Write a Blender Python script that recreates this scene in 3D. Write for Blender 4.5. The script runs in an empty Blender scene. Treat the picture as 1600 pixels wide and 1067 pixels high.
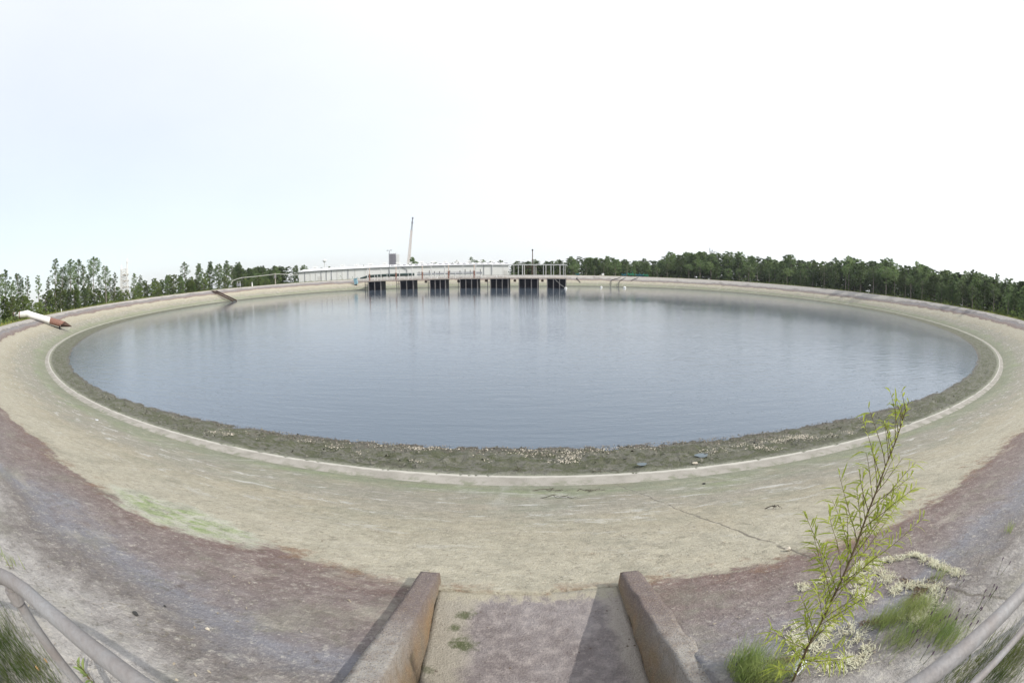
import bpy, math, random
import numpy as np
from mathutils import Vector, Matrix

random.seed(7); rng = np.random.default_rng(7)
sc = bpy.context.scene
R = math.radians

# ------------------------------------------------------------------ camera, sky, sun, exposure
PITCH, ROLL = 0.160372, -0.004719
cd = bpy.data.cameras.new('camera'); cam = bpy.data.objects.new('camera', cd)
sc.collection.objects.link(cam); sc.camera = cam
cd.type = 'PANO'
cd.sensor_width = 36.0; cd.sensor_height = 24.0
def pano(attr, val):
    ok = False
    for t in (getattr(cd, 'cycles', None), cd):
        try:
            setattr(t, attr, val); ok = True
        except Exception:
            pass
    return ok
pano('panorama_type', 'FISHEYE_EQUISOLID'); pano('fisheye_lens', 15.0); pano('fisheye_fov', R(200))
cd.clip_start = 0.05; cd.clip_end = 6000
cam.matrix_world = Matrix.Rotation(math.pi/2 - PITCH, 4, 'X') @ Matrix.Rotation(ROLL, 4, 'Z')

SUN = Vector((1.07, -0.40, 1.0)).normalized()
el = math.asin(SUN.z); az = math.atan2(SUN.x, SUN.y)
w = bpy.data.worlds.new('World'); sc.world = w; w.use_nodes = True
nt = w.node_tree; nt.nodes.clear()
wo = nt.nodes.new('ShaderNodeOutputWorld'); bg = nt.nodes.new('ShaderNodeBackground')
sky = nt.nodes.new('ShaderNodeTexSky'); sky.sky_type = 'NISHITA'; sky.sun_disc = False
sky.sun_elevation = el; sky.sun_rotation = az; sky.air_density = 1.0; sky.dust_density = 1.5; sky.ozone_density = 1.5
tc = nt.nodes.new('ShaderNodeTexCoord'); mp = nt.nodes.new('ShaderNodeMapping'); mp.inputs['Scale'].default_value = (1, 1, 2.5)
ns = nt.nodes.new('ShaderNodeTexNoise'); ns.inputs['Scale'].default_value = 1.3; ns.inputs['Detail'].default_value = 5
cr = nt.nodes.new('ShaderNodeMapRange'); cr.inputs['From Min'].default_value = 0.3; cr.inputs['From Max'].default_value = 0.7
cr.inputs['To Min'].default_value = -0.03; cr.inputs['To Max'].default_value = 0.03
dp = nt.nodes.new('ShaderNodeVectorMath'); dp.operation = 'DOT_PRODUCT'; dp.inputs[1].default_value = tuple(SUN)   # thin overcast, thicker glare towards the sun
nt.links.new(tc.outputs['Generated'], dp.inputs[0]); gl_ = nt.nodes.new('ShaderNodeMapRange'); gl_.inputs['From Min'].default_value = -.9; gl_.inputs['From Max'].default_value = .05
gl_.inputs['To Min'].default_value = 0.42; gl_.inputs['To Max'].default_value = 0.76; nt.links.new(dp.outputs['Value'], gl_.inputs['Value'])
ad = nt.nodes.new('ShaderNodeMath'); nt.links.new(cr.outputs[0], ad.inputs[0]); nt.links.new(gl_.outputs[0], ad.inputs[1])
mx = nt.nodes.new('ShaderNodeMix'); mx.data_type = 'RGBA'
mx.inputs[7].default_value = (9.3, 9.55, 9.9, 1)
nt.links.new(tc.outputs['Generated'], mp.inputs['Vector']); nt.links.new(mp.outputs[0], ns.inputs['Vector'])
nt.links.new(ns.outputs['Fac'], cr.inputs['Value']); nt.links.new(ad.outputs[0], mx.inputs[0])
nt.links.new(sky.outputs[0], mx.inputs[6]); nt.links.new(mx.outputs[2], bg.inputs['Color'])
bg.inputs['Strength'].default_value = 0.10
nt.links.new(bg.outputs[0], wo.inputs['Surface'])
sl = bpy.data.lights.new('sun', 'SUN'); sl.energy = 2.7; sl.angle = R(0.6); sl.color = (1.0, 0.95, 0.87)
so = bpy.data.objects.new('sun', sl); sc.collection.objects.link(so); so.rotation_euler = SUN.to_track_quat('Z', 'Y').to_euler()
sc.view_settings.view_transform = 'Standard'; sc.view_settings.look = 'None'
sc.view_settings.exposure = 0.5; sc.view_settings.gamma = 1

# ------------------------------------------------------------------ picture <-> place helpers (surveying only)
def ray(px, py, f=666.667):
    x = px-800; y = 533.5-py; r = math.hypot(x, y)+1e-9; th = 2*math.asin(r/2/f)
    a, b, F = math.sin(th)*x/r, math.sin(th)*y/r, math.cos(th); c, s = math.cos(ROLL), math.sin(ROLL)
    X, U = c*a-s*b, s*a+c*b
    return np.array([X, F*math.cos(PITCH)+U*math.sin(PITCH), U*math.cos(PITCH)-F*math.sin(PITCH)])
def W(px, py, d):
    v = ray(px, py); return Vector(v*(d/math.hypot(v[0], v[1])))
def WZ(px, py, z):
    v = ray(px, py); return Vector(v*(z/v[2]))
def tanel(px, py):
    v = ray(px, py); return v[2]/math.hypot(v[0], v[1])

# ------------------------------------------------------------------ basin outline
X0, Y0 = 3.0, 150.0
LN = np.array([122.13, 110.8, 95.46, 78.51, 64.77, 57.94, 61.25, 73.5, 91.74, 108.28, 121.64, 130.6, 136.93, 138.61, 138.48, 138.49, 140.14, 140.26, 136.39, 130.5])
GN = np.array([3.48, 2.99, 3.52, 4.95, 6.48, 7.46, 7.2, 5.91, 4.11, 3.35, 3.61, 4.63, 5.68, 4.96, 2.92, 3.44, 3.68, 4.54, 4.7, 4.23])
def ev(nodes, a):
    n = len(nodes); t = (np.asarray(a)/(2*np.pi)*n) % n; i = t.astype(int); f = t-i
    g = lambda k: nodes[(i+k) % n]
    return g(0)+.5*f*(g(1)-g(-1)+f*(2*g(-1)-5*g(0)+4*g(1)-g(2)+f*(3*(g(0)-g(1))+g(2)-g(-1))))
PS = [0, .7, 12.3, 13.2, 17, 34, 60]; PZ = [-5.98, -5.95, -1.17, -1.08, -1.1, -4.2, -4.5]
def surf(x, y):
    a = np.arctan2(y-Y0, x-X0) % (2*np.pi); r = np.hypot(x-X0, y-Y0); s = r-ev(LN, a); g = ev(GN, a)
    z = np.where(s >= 0, np.interp(s, PS, PZ), np.maximum(-6.04+.46*s/g, -9))
    return s, z
def ground(x, y): return float(surf(np.float64(x), np.float64(y))[1])
def hit(px, py, tmax=500):
    v = ray(px, py); t = np.geomspace(.5, tmax, 12000); P = t[:, None]*v
    s, z = surf(P[:, 0], P[:, 1]); i = np.argmax(P[:, 2] < z); return Vector(P[i])
def crest(px, s0=13.0):
    v = ray(px, 430); v = v/np.hypot(v[0], v[1]); t = np.linspace(2, 420, 8000)
    s, z = surf(t*v[0], t*v[1]); i = np.argmax((s > s0) & (t > 14)); return float(t[i])

# ------------------------------------------------------------------ noise for geometry
def _h(i, j, k):
    n = (i*73856093) ^ (j*19349663) ^ (k*83492791); n = (n ^ (n >> 13))*1274126177; return ((n ^ (n >> 16)) & 0xffff)/65535.0
def vnoise(x, y, k=0):
    i = np.floor(x).astype(np.int64); j = np.floor(y).astype(np.int64); u = x-i; v = y-j
    u = u*u*(3-2*u); v = v*v*(3-2*v)
    return (_h(i, j, k)*(1-u)+_h(i+1, j, k)*u)*(1-v)+(_h(i, j+1, k)*(1-u)+_h(i+1, j+1, k)*u)*v-.5
def fbm(x, y, o=4, k=0):
    r = 0; a = 1.0
    for n in range(o): r = r+a*vnoise(x*2**n, y*2**n, k+n); a *= .5
    return r

# ------------------------------------------------------------------ object helpers
def tag(o, label=None, cat=None, group=None, kind=None):
    if label: o['label'] = label
    if cat: o['category'] = cat
    if group: o['group'] = group
    if kind: o['kind'] = kind
    return o
def empty(name, loc, label, cat, group=None, rz=0):
    o = bpy.data.objects.new(name, None); sc.collection.objects.link(o); o.location = loc; o.rotation_euler = (0, 0, rz)
    o.empty_display_size = .2
    return tag(o, label, cat, group)
def link(name, me, parent=None, loc=None):
    o = bpy.data.objects.new(name, me); sc.collection.objects.link(o)
    if parent is not None: o.parent = parent
    if loc is not None: o.location = loc
    return o
def npmesh(name, V, F, mats, smooth=False, midx=None):
    V = np.asarray(V, np.float32); F = np.asarray(F, np.int32); n, k = F.shape
    me = bpy.data.meshes.new(name); me.vertices.add(len(V)); me.vertices.foreach_set('co', V.ravel())
    me.loops.add(n*k); me.loops.foreach_set('vertex_index', F.ravel()); me.polygons.add(n)
    me.polygons.foreach_set('loop_start', np.arange(0, n*k, k, dtype=np.int32))
    try: me.polygons.foreach_set('loop_total', np.full(n, k, np.int32))
    except Exception: pass
    if smooth: me.polygons.foreach_set('use_smooth', np.ones(n, bool))
    for m in (mats if isinstance(mats, (list, tuple)) else [mats]): me.materials.append(m)
    if midx is not None: me.polygons.foreach_set('material_index', np.asarray(midx, np.int32))
    me.update(calc_edges=True); me.validate(); return me
class MB:
    def __init__(s): s.v = []; s.f = []
    def add(s, vs, fs):
        b = len(s.v); s.v += [tuple(p) for p in vs]; s.f += [tuple(i+b for i in f) for f in fs]; return s
    def box(s, c, d, M=None):
        x, y, z = d[0]/2, d[1]/2, d[2]/2
        vs = [Vector((i*x, j*y, k*z)) for i in (-1, 1) for j in (-1, 1) for k in (-1, 1)]
        if M is not None: vs = [M @ p for p in vs]
        c = Vector(c); return s.add([p+c for p in vs], [(0, 1, 3, 2), (4, 6, 7, 5), (0, 4, 5, 1), (2, 3, 7, 6), (0, 2, 6, 4), (1, 5, 7, 3)])
    def bar(s, a, b, wd, ht=None, up=(0, 0, 1)):
        a = Vector(a); b = Vector(b); d = b-a; L = d.length; d.normalize(); ht = ht or wd
        u = Vector(up)
        if abs(d.dot(u)) > .98: u = Vector((1, 0, 0))
        sx = d.cross(u).normalized(); uz = sx.cross(d)
        M = Matrix((sx, d, uz)).transposed(); return s.box((a+b)/2, (wd, L, ht), M)
    def tube(s, pts, r, n=8, caps=True):
        pts = [Vector(p) for p in pts]; m = len(pts); rr = r if isinstance(r, (list, tuple)) else [r]*m
        vs = []; prev = None
        for i, p in enumerate(pts):
            t = (pts[min(i+1, m-1)]-pts[max(i-1, 0)]).normalized()
            if prev is None: u = t.orthogonal().normalized()
            else:
                u = prev-t*prev.dot(t); u = u.normalized() if u.length > 1e-6 else t.orthogonal().normalized()
            prev = u; q = t.cross(u)
            for k in range(n):
                an = 2*math.pi*k/n; vs.append(p+(u*math.cos(an)+q*math.sin(an))*rr[i])
        fs = [(i*n+k, i*n+(k+1) % n, (i+1)*n+(k+1) % n, (i+1)*n+k) for i in range(m-1) for k in range(n)]
        if caps: fs += [tuple(range(n-1, -1, -1)), tuple((m-1)*n+k for k in range(n))]
        return s.add(vs, fs)
    def lathe(s, prof, c, n=12):
        c = Vector(c); vs = []; m = len(prof)
        for (r, z) in prof:
            for k in range(n): an = 2*math.pi*k/n; vs.append(c+Vector((r*math.cos(an), r*math.sin(an), z)))
        fs = [(i*n+k, i*n+(k+1) % n, (i+1)*n+(k+1) % n, (i+1)*n+k) for i in range(m-1) for k in range(n)]
        fs += [tuple(range(n-1, -1, -1)), tuple((m-1)*n+k for k in range(n))]
        return s.add(vs, fs)
    def build(s, name, mat, parent=None, smooth=False, bevel=0, origin=None):
        me = bpy.data.meshes.new(name)
        o0 = Vector(origin) if origin is not None else Vector((0, 0, 0))
        me.from_pydata([tuple(Vector(p)-o0) for p in s.v], [], s.f); me.materials.append(mat)
        if smooth: me.polygons.foreach_set('use_smooth', [True]*len(me.polygons))
        me.update(); o = link(name, me, parent)
        if origin is not None: o.location = o0
        if bevel:
            b = o.modifiers.new('bevel', 'BEVEL'); b.width = bevel; b.segments = 2; b.limit_method = 'ANGLE'
        if smooth and hasattr(me, 'set_sharp_from_angle'): me.set_sharp_from_angle(angle=R(40))
        return o

# ------------------------------------------------------------------ materials
class N:
    def __init__(s, name):
        s.m = bpy.data.materials.new(name); s.m.use_nodes = True; s.t = s.m.node_tree; s.t.nodes.clear()
        s.out = s.t.nodes.new('ShaderNodeOutputMaterial'); s.b = s.t.nodes.new('ShaderNodeBsdfPrincipled')
        s.t.links.new(s.b.outputs[0], s.out.inputs[0]); s.b.inputs['Roughness'].default_value = .85
        s.b.inputs['Specular IOR Level'].default_value = .25
    def n(s, ty, **kw):
        o = s.t.nodes.new(ty)
        for k, v in kw.items(): setattr(o, k, v)
        return o
    def L(s, a, b):
        if isinstance(a, (int, float)): b.default_value = a
        elif isinstance(a, (tuple, list)): b.default_value = tuple(a)+((1,) if len(a) == 3 and b.type == 'RGBA' else ())
        else: s.t.links.new(a, b)
    def pos(s): return s.n('ShaderNodeNewGeometry').outputs['Position']
    def obj(s): return s.n('ShaderNodeTexCoord').outputs['Object']
    def attr(s, n): return s.n('ShaderNodeAttribute', attribute_name=n).outputs['Fac']
    def math(s, op, a, b=0.0, c=None):
        o = s.n('ShaderNodeMath', operation=op); s.L(a, o.inputs[0]); s.L(b, o.inputs[1])
        if c is not None: s.L(c, o.inputs[2])
        return o.outputs[0]
    def xyz(s, x, y, z=0.0):
        o = s.n('ShaderNodeCombineXYZ'); s.L(x, o.inputs[0]); s.L(y, o.inputs[1]); s.L(z, o.inputs[2]); return o.outputs[0]
    def sep(s, v):
        o = s.n('ShaderNodeSeparateXYZ'); s.L(v, o.inputs[0]); return o.outputs
    def noise(s, vec, scale, detail=4, rough=.55, scl=None, dist=0):
        if scl is not None:
            mp = s.n('ShaderNodeMapping'); s.L(vec, mp.inputs[0]); mp.inputs['Scale'].default_value = scl; vec = mp.outputs[0]
        o = s.n('ShaderNodeTexNoise'); s.L(vec, o.inputs['Vector']); o.inputs['Scale'].default_value = scale
        o.inputs['Detail'].default_value = detail; o.inputs['Roughness'].default_value = rough; o.inputs['Distortion'].default_value = dist
        return o.outputs['Fac']
    def vor(s, vec, scale):
        o = s.n('ShaderNodeTexVoronoi'); s.L(vec, o.inputs['Vector']); o.inputs['Scale'].default_value = scale; return o.outputs['Distance']
    def rng(s, v, a, b, c=0.0, d=1.0):
        o = s.n('ShaderNodeMapRange'); s.L(v, o.inputs[0]); s.L(a, o.inputs[1]); s.L(b, o.inputs[2]); s.L(c, o.inputs[3]); s.L(d, o.inputs[4]); return o.outputs[0]
    def ramp(s, v, stops):
        o = s.n('ShaderNodeValToRGB'); s.L(v, o.inputs[0]); e = o.color_ramp.elements
        while len(e) < len(stops): e.new(.5)
        for i, (p, c) in enumerate(stops): e[i].position = p; e[i].color = tuple(c)+(1,)
        return o.outputs[0]
    def mix(s, f, a, b, bt='MIX'):
        o = s.n('ShaderNodeMix', data_type='RGBA', blend_type=bt); s.L(f, o.inputs[0])
        for x, i in ((a, 6), (b, 7)):
            if isinstance(x, (tuple, list)): o.inputs[i].default_value = tuple(x)+(1,)
            else: s.t.links.new(x, o.inputs[i])
        return o.outputs[2]
    def bump(s, h, dist=.02, st=.5, normal=None):
        o = s.n('ShaderNodeBump'); s.L(h, o.inputs['Height']); o.inputs['Distance'].default_value = dist; s.L(st, o.inputs['Strength'])
        if normal is not None: s.t.links.new(normal, o.inputs['Normal'])
        return o.outputs[0]
    def fin(s, col, rough=None, nrm=None, metal=None):
        s.L(col, s.b.inputs['Base Color'])
        if rough is not None: s.L(rough, s.b.inputs['Roughness'])
        if nrm is not None: s.t.links.new(nrm, s.b.inputs['Normal'])
        if metal is not None: s.b.inputs['Metallic'].default_value = metal
        return s.m
def simple(name, c, rough=.7, var=.25, scale=6, metal=0, c2=None):
    g = N(name); p = g.obj(); f = g.noise(p, scale, 5, .6)
    c2 = c2 or tuple(x*(1-var) for x in c)
    f2 = g.noise(p, scale*9, 3, .6)
    col = g.mix(g.rng(f, .35, .65), c, c2); col = g.mix(g.rng(f2, .4, .7, 0, .35), col, tuple(x*.75 for x in c2))
    return g.fin(col, rough, g.bump(f2, .01, .3), metal)

CREAM = (.385, .355, .275); PURP = (.162, .112, .099); BLUE = (.20, .197, .215); GREY = (.37, .35, .33)
def bank_mat():
    g = N('weathered_bank'); P = g.pos(); s = g.attr('s'); arc = g.attr('arc'); sx = g.sep(P)
    v = g.xyz(g.math('MULTIPLY', arc, .35), s)                       # stretched along the bank
    vr = g.xyz(arc, g.math('MULTIPLY', s, .14))                      # streaks that run down the slope
    big = g.noise(P, .22, 3, .5); mid = g.noise(v, .9, 5, .6); fine = g.noise(P, 5, 6, .65); grit = g.noise(P, 38, 4, .7)
    sd = g.math('ADD', s, g.math('MULTIPLY', g.math('SUBTRACT', big, .5), 2.6))
    sd = g.math('ADD', sd, g.math('MULTIPLY', g.math('SUBTRACT', mid, .5), 1.7))
    sd = g.math('ADD', sd, g.math('MULTIPLY', g.math('SUBTRACT', fine, .5), .7))
    fs = g.math('MULTIPLY', g.math('MULTIPLY', g.rng(sx[1], 35, 120), g.rng(sx[0], -110, 60, .25, 1)), g.rng(s, 2, 5, 0, 2.6)); sd = g.math('ADD', sd, g.math('MULTIPLY', fs, g.rng(s, 12, 9)))
    t = g.math('DIVIDE', sd, 14.0)
    k = lambda x: x/14.0
    base = g.ramp(t, [(0, (.165, .175, .12)), (k(2.0), (.20, .215, .145)), (k(3.1), (.25, .235, .19)), (k(4.6), (.28, .26, .21)), (k(5.8), (.33, .30, .225)), (k(7.6), CREAM), (k(8.75), CREAM), (k(8.9), PURP), (k(9.7), (.18, .143, .132)), (k(10.15), (.20, .172, .168)), (k(10.5), BLUE), (k(10.95), (.175, .155, .143)), (k(11.5), GREY), (k(12.9), (.34, .315, .28)), (1.0, (.32, .30, .24))])
    # green algae film low on the slope
    ga = g.noise(v, .55, 5, .65); m = g.math('MULTIPLY', g.rng(ga, .52, .66), g.math('MULTIPLY', g.rng(s, .8, 1.6), g.rng(s, 5.2, 2.6)))
    base = g.mix(g.math('MULTIPLY', m, .7), base, (.20, .25, .12))
    gg = g.noise(g.xyz(g.math('MULTIPLY', arc, .6), s, 3.3), .8, 6, .7); base = g.mix(g.math('MULTIPLY', g.math('MULTIPLY', g.rng(gg, .48, .62), g.rng(s, 7.8, 5.0)), .55), base, (.225, .235, .175))
    # pale salt streaks along the bank, and streaks running down it
    st = g.noise(g.xyz(g.math('MULTIPLY', arc, .62), g.math('MULTIPLY', s, 1.7)), 1.35, 8, .76, dist=.5)
    m = g.math('MULTIPLY', g.rng(st, .55, .62), g.math('MULTIPLY', g.rng(s, 1.6, 3.0), g.rng(s, 8.4, 5.2)))
    ot = g.noise(P, .7, 4, .6); base = g.mix(g.math('MULTIPLY', g.math('MULTIPLY', g.rng(ot, .5, .68), g.rng(s, 8.9, 8.2)), .22), base, (.37, .31, .21))
    base = g.mix(g.math('MULTIPLY', m, .85), base, (.50, .49, .455))
    dn = g.noise(vr, 1.1, 5, .65)
    m = g.math('MULTIPLY', g.rng(dn, .55, .72), g.rng(s, 7.0, 2.0)); base = g.mix(g.math('MULTIPLY', m, .6), base, (.44, .43, .39))
    dk = g.noise(vr, .8, 4, .6); m = g.math('MULTIPLY', g.rng(dk, .60, .75), g.rng(s, 9.0, 3.0)); base = g.mix(g.math('MULTIPLY', m, .6), base, (.14, .145, .105))
    # brown crust at the foot of the purple band
    e = g.math('MULTIPLY', g.rng(sd, 8.35, 8.7), g.rng(sd, 9.15, 8.85)); bn = g.noise(P, 3.2, 5, .7)
    base = g.mix(g.math('MULTIPLY', g.math('MULTIPLY', e, g.rng(bn, .5, .62)), .8), base, (.20, .125, .08))
    # mottled purple
    pm = g.math('MULTIPLY', g.rng(g.noise(P, 4.5, 6, .7), .45, .7), g.math('MULTIPLY', g.rng(sd, 8.9, 9.3), g.rng(sd, 10.6, 10.0)))
    base = g.mix(g.math('MULTIPLY', pm, .6), base, (.285, .245, .228))
    pm = g.math('MULTIPLY', g.rng(g.noise(P, 7, 5, .7), .58, .7), g.math('MULTIPLY', g.rng(sd, 8.9, 9.4), g.rng(sd, 11.3, 10.4)))
    base = g.mix(g.math('MULTIPLY', pm, .6), base, (.10, .078, .074))
    # vivid green patch on the left above the cream band
    dx = g.math('DIVIDE', g.math('SUBTRACT', sx[0], -4.35), 1.55); dy = g.math('DIVIDE', g.math('SUBTRACT', sx[1], g.math('ADD', 3.25, g.math('MULTIPLY', g.math('ADD', sx[0], 4.35), -.06))), .52)
    rr = g.math('SQRT', g.math('ADD', g.math('MULTIPLY', dx, dx), g.math('MULTIPLY', dy, dy)))
    pn = g.noise(P, 1.6, 6, .65, (1, 2.4, 1)); rr = g.math('ADD', rr, g.math('MULTIPLY', g.math('SUBTRACT', pn, .5), 1.6))
    base = g.mix(g.rng(rr, 1.12, .85, 0, .85), base, (.42, .42, .34))
    base = g.mix(g.math('MULTIPLY', g.rng(rr, .95, .5), g.rng(g.noise(P, 2.6, 5, .6, (1, 2, 1)), .42, .58)), base, (.24, .30, .13))
    # long joint and hairline cracks
    jn = g.math('ABSOLUTE', g.math('SUBTRACT', sx[0], g.math('ADD', 2.93, g.math('MULTIPLY', g.math('SUBTRACT', g.noise(P, 2.2, 4, .6), .5), .22))))
    jm = g.math('MULTIPLY', g.rng(jn, .030, .012), g.math('MULTIPLY', g.rng(g.noise(P, 1.7, 2, .5), .34, .44), g.rng(sx[1], 12, 11.7)))
    base = g.mix(g.math('MULTIPLY', jm, .75), base, (.10, .085, .07))
    for off, sc_ in ((0, .45), (9.3, .8)):
        cn = g.noise(g.n('ShaderNodeVectorMath', operation='ADD').outputs[0] if False else P, sc_, 5, .62, (1, 1.7, 1), .6)
        cm = g.rng(g.math('ABSOLUTE', g.math('SUBTRACT', cn, .5 if off == 0 else .43)), .0035, .001)
        cm = g.math('MULTIPLY', cm, g.rng(g.noise(P, .9, 3, .5), .48, .56)); base = g.mix(g.math('MULTIPLY', cm, .55), base, (.14, .12, .09))
    # grit
    g1 = g.noise(P, 15, 4, .75); base = g.mix(g.rng(g1, .56, .72, 0, .6), base, (.52, .49, .42)); base = g.mix(g.rng(g1, .44, .28, 0, .65), base, (.105, .09, .075))
    g3 = g.noise(P, 4.2, 7, .78); base = g.mix(g.rng(g3, .44, .34, 0, .5), base, (.13, .125, .09)); base = g.mix(g.rng(g3, .58, .68, 0, .4), base, (.47, .45, .39))
    base = g.mix(g.rng(grit, .55, .8, 0, .45), base, (.62, .59, .52)); base = g.mix(g.rng(grit, .45, .2, 0, .55), base, (.10, .085, .075))
    sp = g.vor(P, 9); base = g.mix(g.math('MULTIPLY', g.rng(sp, .10, .05), g.rng(g.noise(P, 1.1, 2, .5), .5, .6)), base, (.11, .095, .075))
    bl = g.noise(P, 1.15, 6, .68); base = g.mix(g.math('MULTIPLY', g.rng(bl, .53, .66), .4), base, (.20, .195, .15)); bl = g.noise(g.xyz(g.math('MULTIPLY', arc, .5), g.math('MULTIPLY', s, 1.3), 7.7), 1.9, 6, .7)
    base = g.mix(g.math('MULTIPLY', g.rng(bl, .56, .68), .35), base, (.43, .40, .33))
    fm = g.rng(fine, .33, .68, .86, 1.10); base = g.mix(1.0, base, g.xyz(fm, fm, fm), 'MULTIPLY')
    h = g.math('ADD', g.math('MULTIPLY', fine, .6), g.math('MULTIPLY', grit, .25))
    h = g.math('ADD', h, g.math('MULTIPLY', g1, .5)); return g.fin(base, .92, g.bump(h, .06, .8))
def shore_mat():
    g = N('shore_mud'); P = g.pos(); s = g.attr('s'); arc = g.attr('arc')
    v = g.xyz(g.math('MULTIPLY', arc, .6), s); a = g.noise(v, 1.1, 6, .65); b = g.noise(P, 5.5, 6, .7); c = g.noise(P, 24, 5, .75)
    base = g.ramp(a, [(.30, (.08, .078, .062)), (.40, (.135, .135, .10)), (.47, (.10, .11, .062)), (.53, (.18, .175, .15)), (.60, (.125, .13, .085)), (.70, (.26, .25, .225))])
    base = g.mix(g.rng(b, .52, .66, 0, .8), base, (.07, .08, .036)); base = g.mix(g.rng(c, .57, .68, 0, .55), base, (.30, .28, .24))
    base = g.mix(g.rng(c, .44, .3, 0, .7), base, (.05, .048, .04))
    gp = g.attr('g'); wet = g.rng(gp, .22, .02); base = g.mix(g.math('MULTIPLY', wet, .75), base, (.085, .07, .06))
    edge = g.rng(s, -.55, -.05); base = g.mix(g.math('MULTIPLY', edge, g.rng(b, .38, .55)), base, (.36, .36, .29))
    return g.fin(base, g.rng(gp, .25, .0, .9, .45), g.bump(g.math('ADD', b, g.math('MULTIPLY', c, .5)), .13, 1.0))
def path_mat():
    g = N('pale_ledge_concrete'); P = g.pos(); s = g.attr('s'); a = g.noise(P, 1.2, 5, .6); c = g.noise(P, 26, 5, .7)
    base = g.mix(g.rng(a, .35, .65), (.335, .315, .28), (.245, .23, .20)); base = g.mix(g.rng(c, .4, .2, 0, .5), base, (.2, .19, .15)); base = g.mix(g.rng(c, .55, .75, 0, .4), base, (.50, .48, .42))
    base = g.mix(g.rng(g.math('ADD', s, g.math('MULTIPLY', g.math('SUBTRACT', g.noise(P, 2.0, 4, .6), .5), .25)), .16, .08, 0, .8), base, (.47, .455, .405))
    base = g.mix(g.math('MULTIPLY', g.rng(g.noise(P, 2.4, 5, .65), .5, .62), g.rng(s, .3, .55)), base, (.20, .205, .15))
    return g.fin(base, .9, g.bump(c, .02, .5))
def ground_mat():
    g = N('ground_cover'); P = g.pos(); s = g.attr('s'); a = g.noise(P, .5, 5, .6); b = g.noise(P, 3.5, 6, .7); sd = g.math('ADD', s, g.math('MULTIPLY', g.math('SUBTRACT', b, .5), 3.0))
    base = g.ramp(g.math('DIVIDE', sd, 40), [(0, (.42, .39, .33)), (.355, (.40, .37, .29)), (.375, (.19, .21, .06)), (.5, (.13, .155, .045)), (.7, (.06, .075, .03)), (1, (.045, .06, .025))])
    base = g.mix(g.rng(a, .5, .7, 0, .6), base, (.20, .18, .09)); return g.fin(base, .95, g.bump(b, .1, .6))
def water_mat():
    g = N('pond_water'); P = g.pos()
    g.b.inputs['IOR'].default_value = 1.333; g.b.inputs['Specular IOR Level'].default_value = .5
    a = g.noise(P, 1.0, 3, .5, (.45, 2.1, 1)); b = g.noise(P, 1.0, 3, .55, (.09, .22, 1)); c = g.noise(P, 6.0, 2, .5, (.5, 1.3, 1)); d = g.noise(P, .035, 3, .5)
    h = g.math('ADD', g.math('MULTIPLY', a, .062), g.math('MULTIPLY', b, .04)); h = g.math('ADD', h, g.math('MULTIPLY', c, .024))
    g.t.nodes.remove([n for n in g.t.nodes if n.type == 'BSDF_PRINCIPLED'][0]) if False else None
    col = g.mix(g.rng(d, .35, .65), (.105, .135, .170), (.115, .142, .176))
    wp = g.noise(P, .018, 3, .55); return g.fin(col, .03, g.bump(h, 1.0, g.math('MULTIPLY', g.rng(wp, .38, .62, .55, 1.0), g.rng(g.sep(P)[1], 18, 110, 1.0, .20))))
g_strength = 1.1
M = {}
M['bank'] = bank_mat(); M['shore'] = shore_mat(); M['path'] = path_mat(); M['ground'] = ground_mat(); M['water'] = water_mat()
M['white'] = simple('white_paint', (.78, .78, .76), .5, .12, 3); M['roof'] = simple('roof_metal', (.80, .80, .79), .45, .08, 1)
M['trimgrey'] = simple('grey_trim', (.30, .31, .34), .6); M['conc'] = simple('aged_concrete', (.46, .42, .35), .9, .3, 2)  # grey trim is a plain bluish paint colour
M['bayconc'] = simple('damp_concrete', (.27, .25, .24), .9, .3, 2); M['pinkconc'] = simple('stained_deck', (.52, .45, .38), .9, .3, 1.5)
M['galv'] = simple('galvanised_steel', (.27, .268, .27), .65, .4, 9, .1, c2=(.22, .20, .19)); M['lightsteel'] = simple('pale_steel', (.66, .65, .62), .55, .15, 2)
M['black'] = simple('black_screen', (.005, .005, .011), .95, .3, 2); M['rust'] = simple('rusty_steel', (.27, .145, .11), .85, .4, 4)
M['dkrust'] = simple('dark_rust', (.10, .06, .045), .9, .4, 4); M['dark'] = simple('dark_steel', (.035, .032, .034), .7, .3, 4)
M['green'] = simple('green_paint', (.02, .20, .10), .5, .3, 4); M['teal'] = simple('teal_paint', (.03, .16, .19), .5, .3, 4)
M['dkgreen'] = simple('dark_green_paint', (.035, .06, .055), .6, .3, 2); M['yellow'] = simple('yellow_paint', (.60, .50, .08), .5, .15, 4)
M['blue'] = simple('faded_blue', (.25, .42, .50), .6, .2, 4); M['grey'] = simple('grey_cladding', (.20, .19, .22), .7, .3, .4)
M['cranetan'] = simple('crane_boom_paint', (.62, .50, .42), .6, .2, 1); M['wood'] = simple('weathered_board', (.33, .21, .12), .85, .3, 5)
M['stone'] = simple('dark_stone', (.05, .05, .048), .8, .3, 20); M['litter'] = simple('white_plastic', (.72, .74, .78), .4, .1, 20)
M['bone'] = simple('shell', (.62, .56, .46), .7, .35, 15); M['twig'] = simple('dead_twig', (.10, .085, .065), .9, .3, 20)
M['hose'] = simple('black_hose', (.03, .03, .03), .6, .3, 5)

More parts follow.
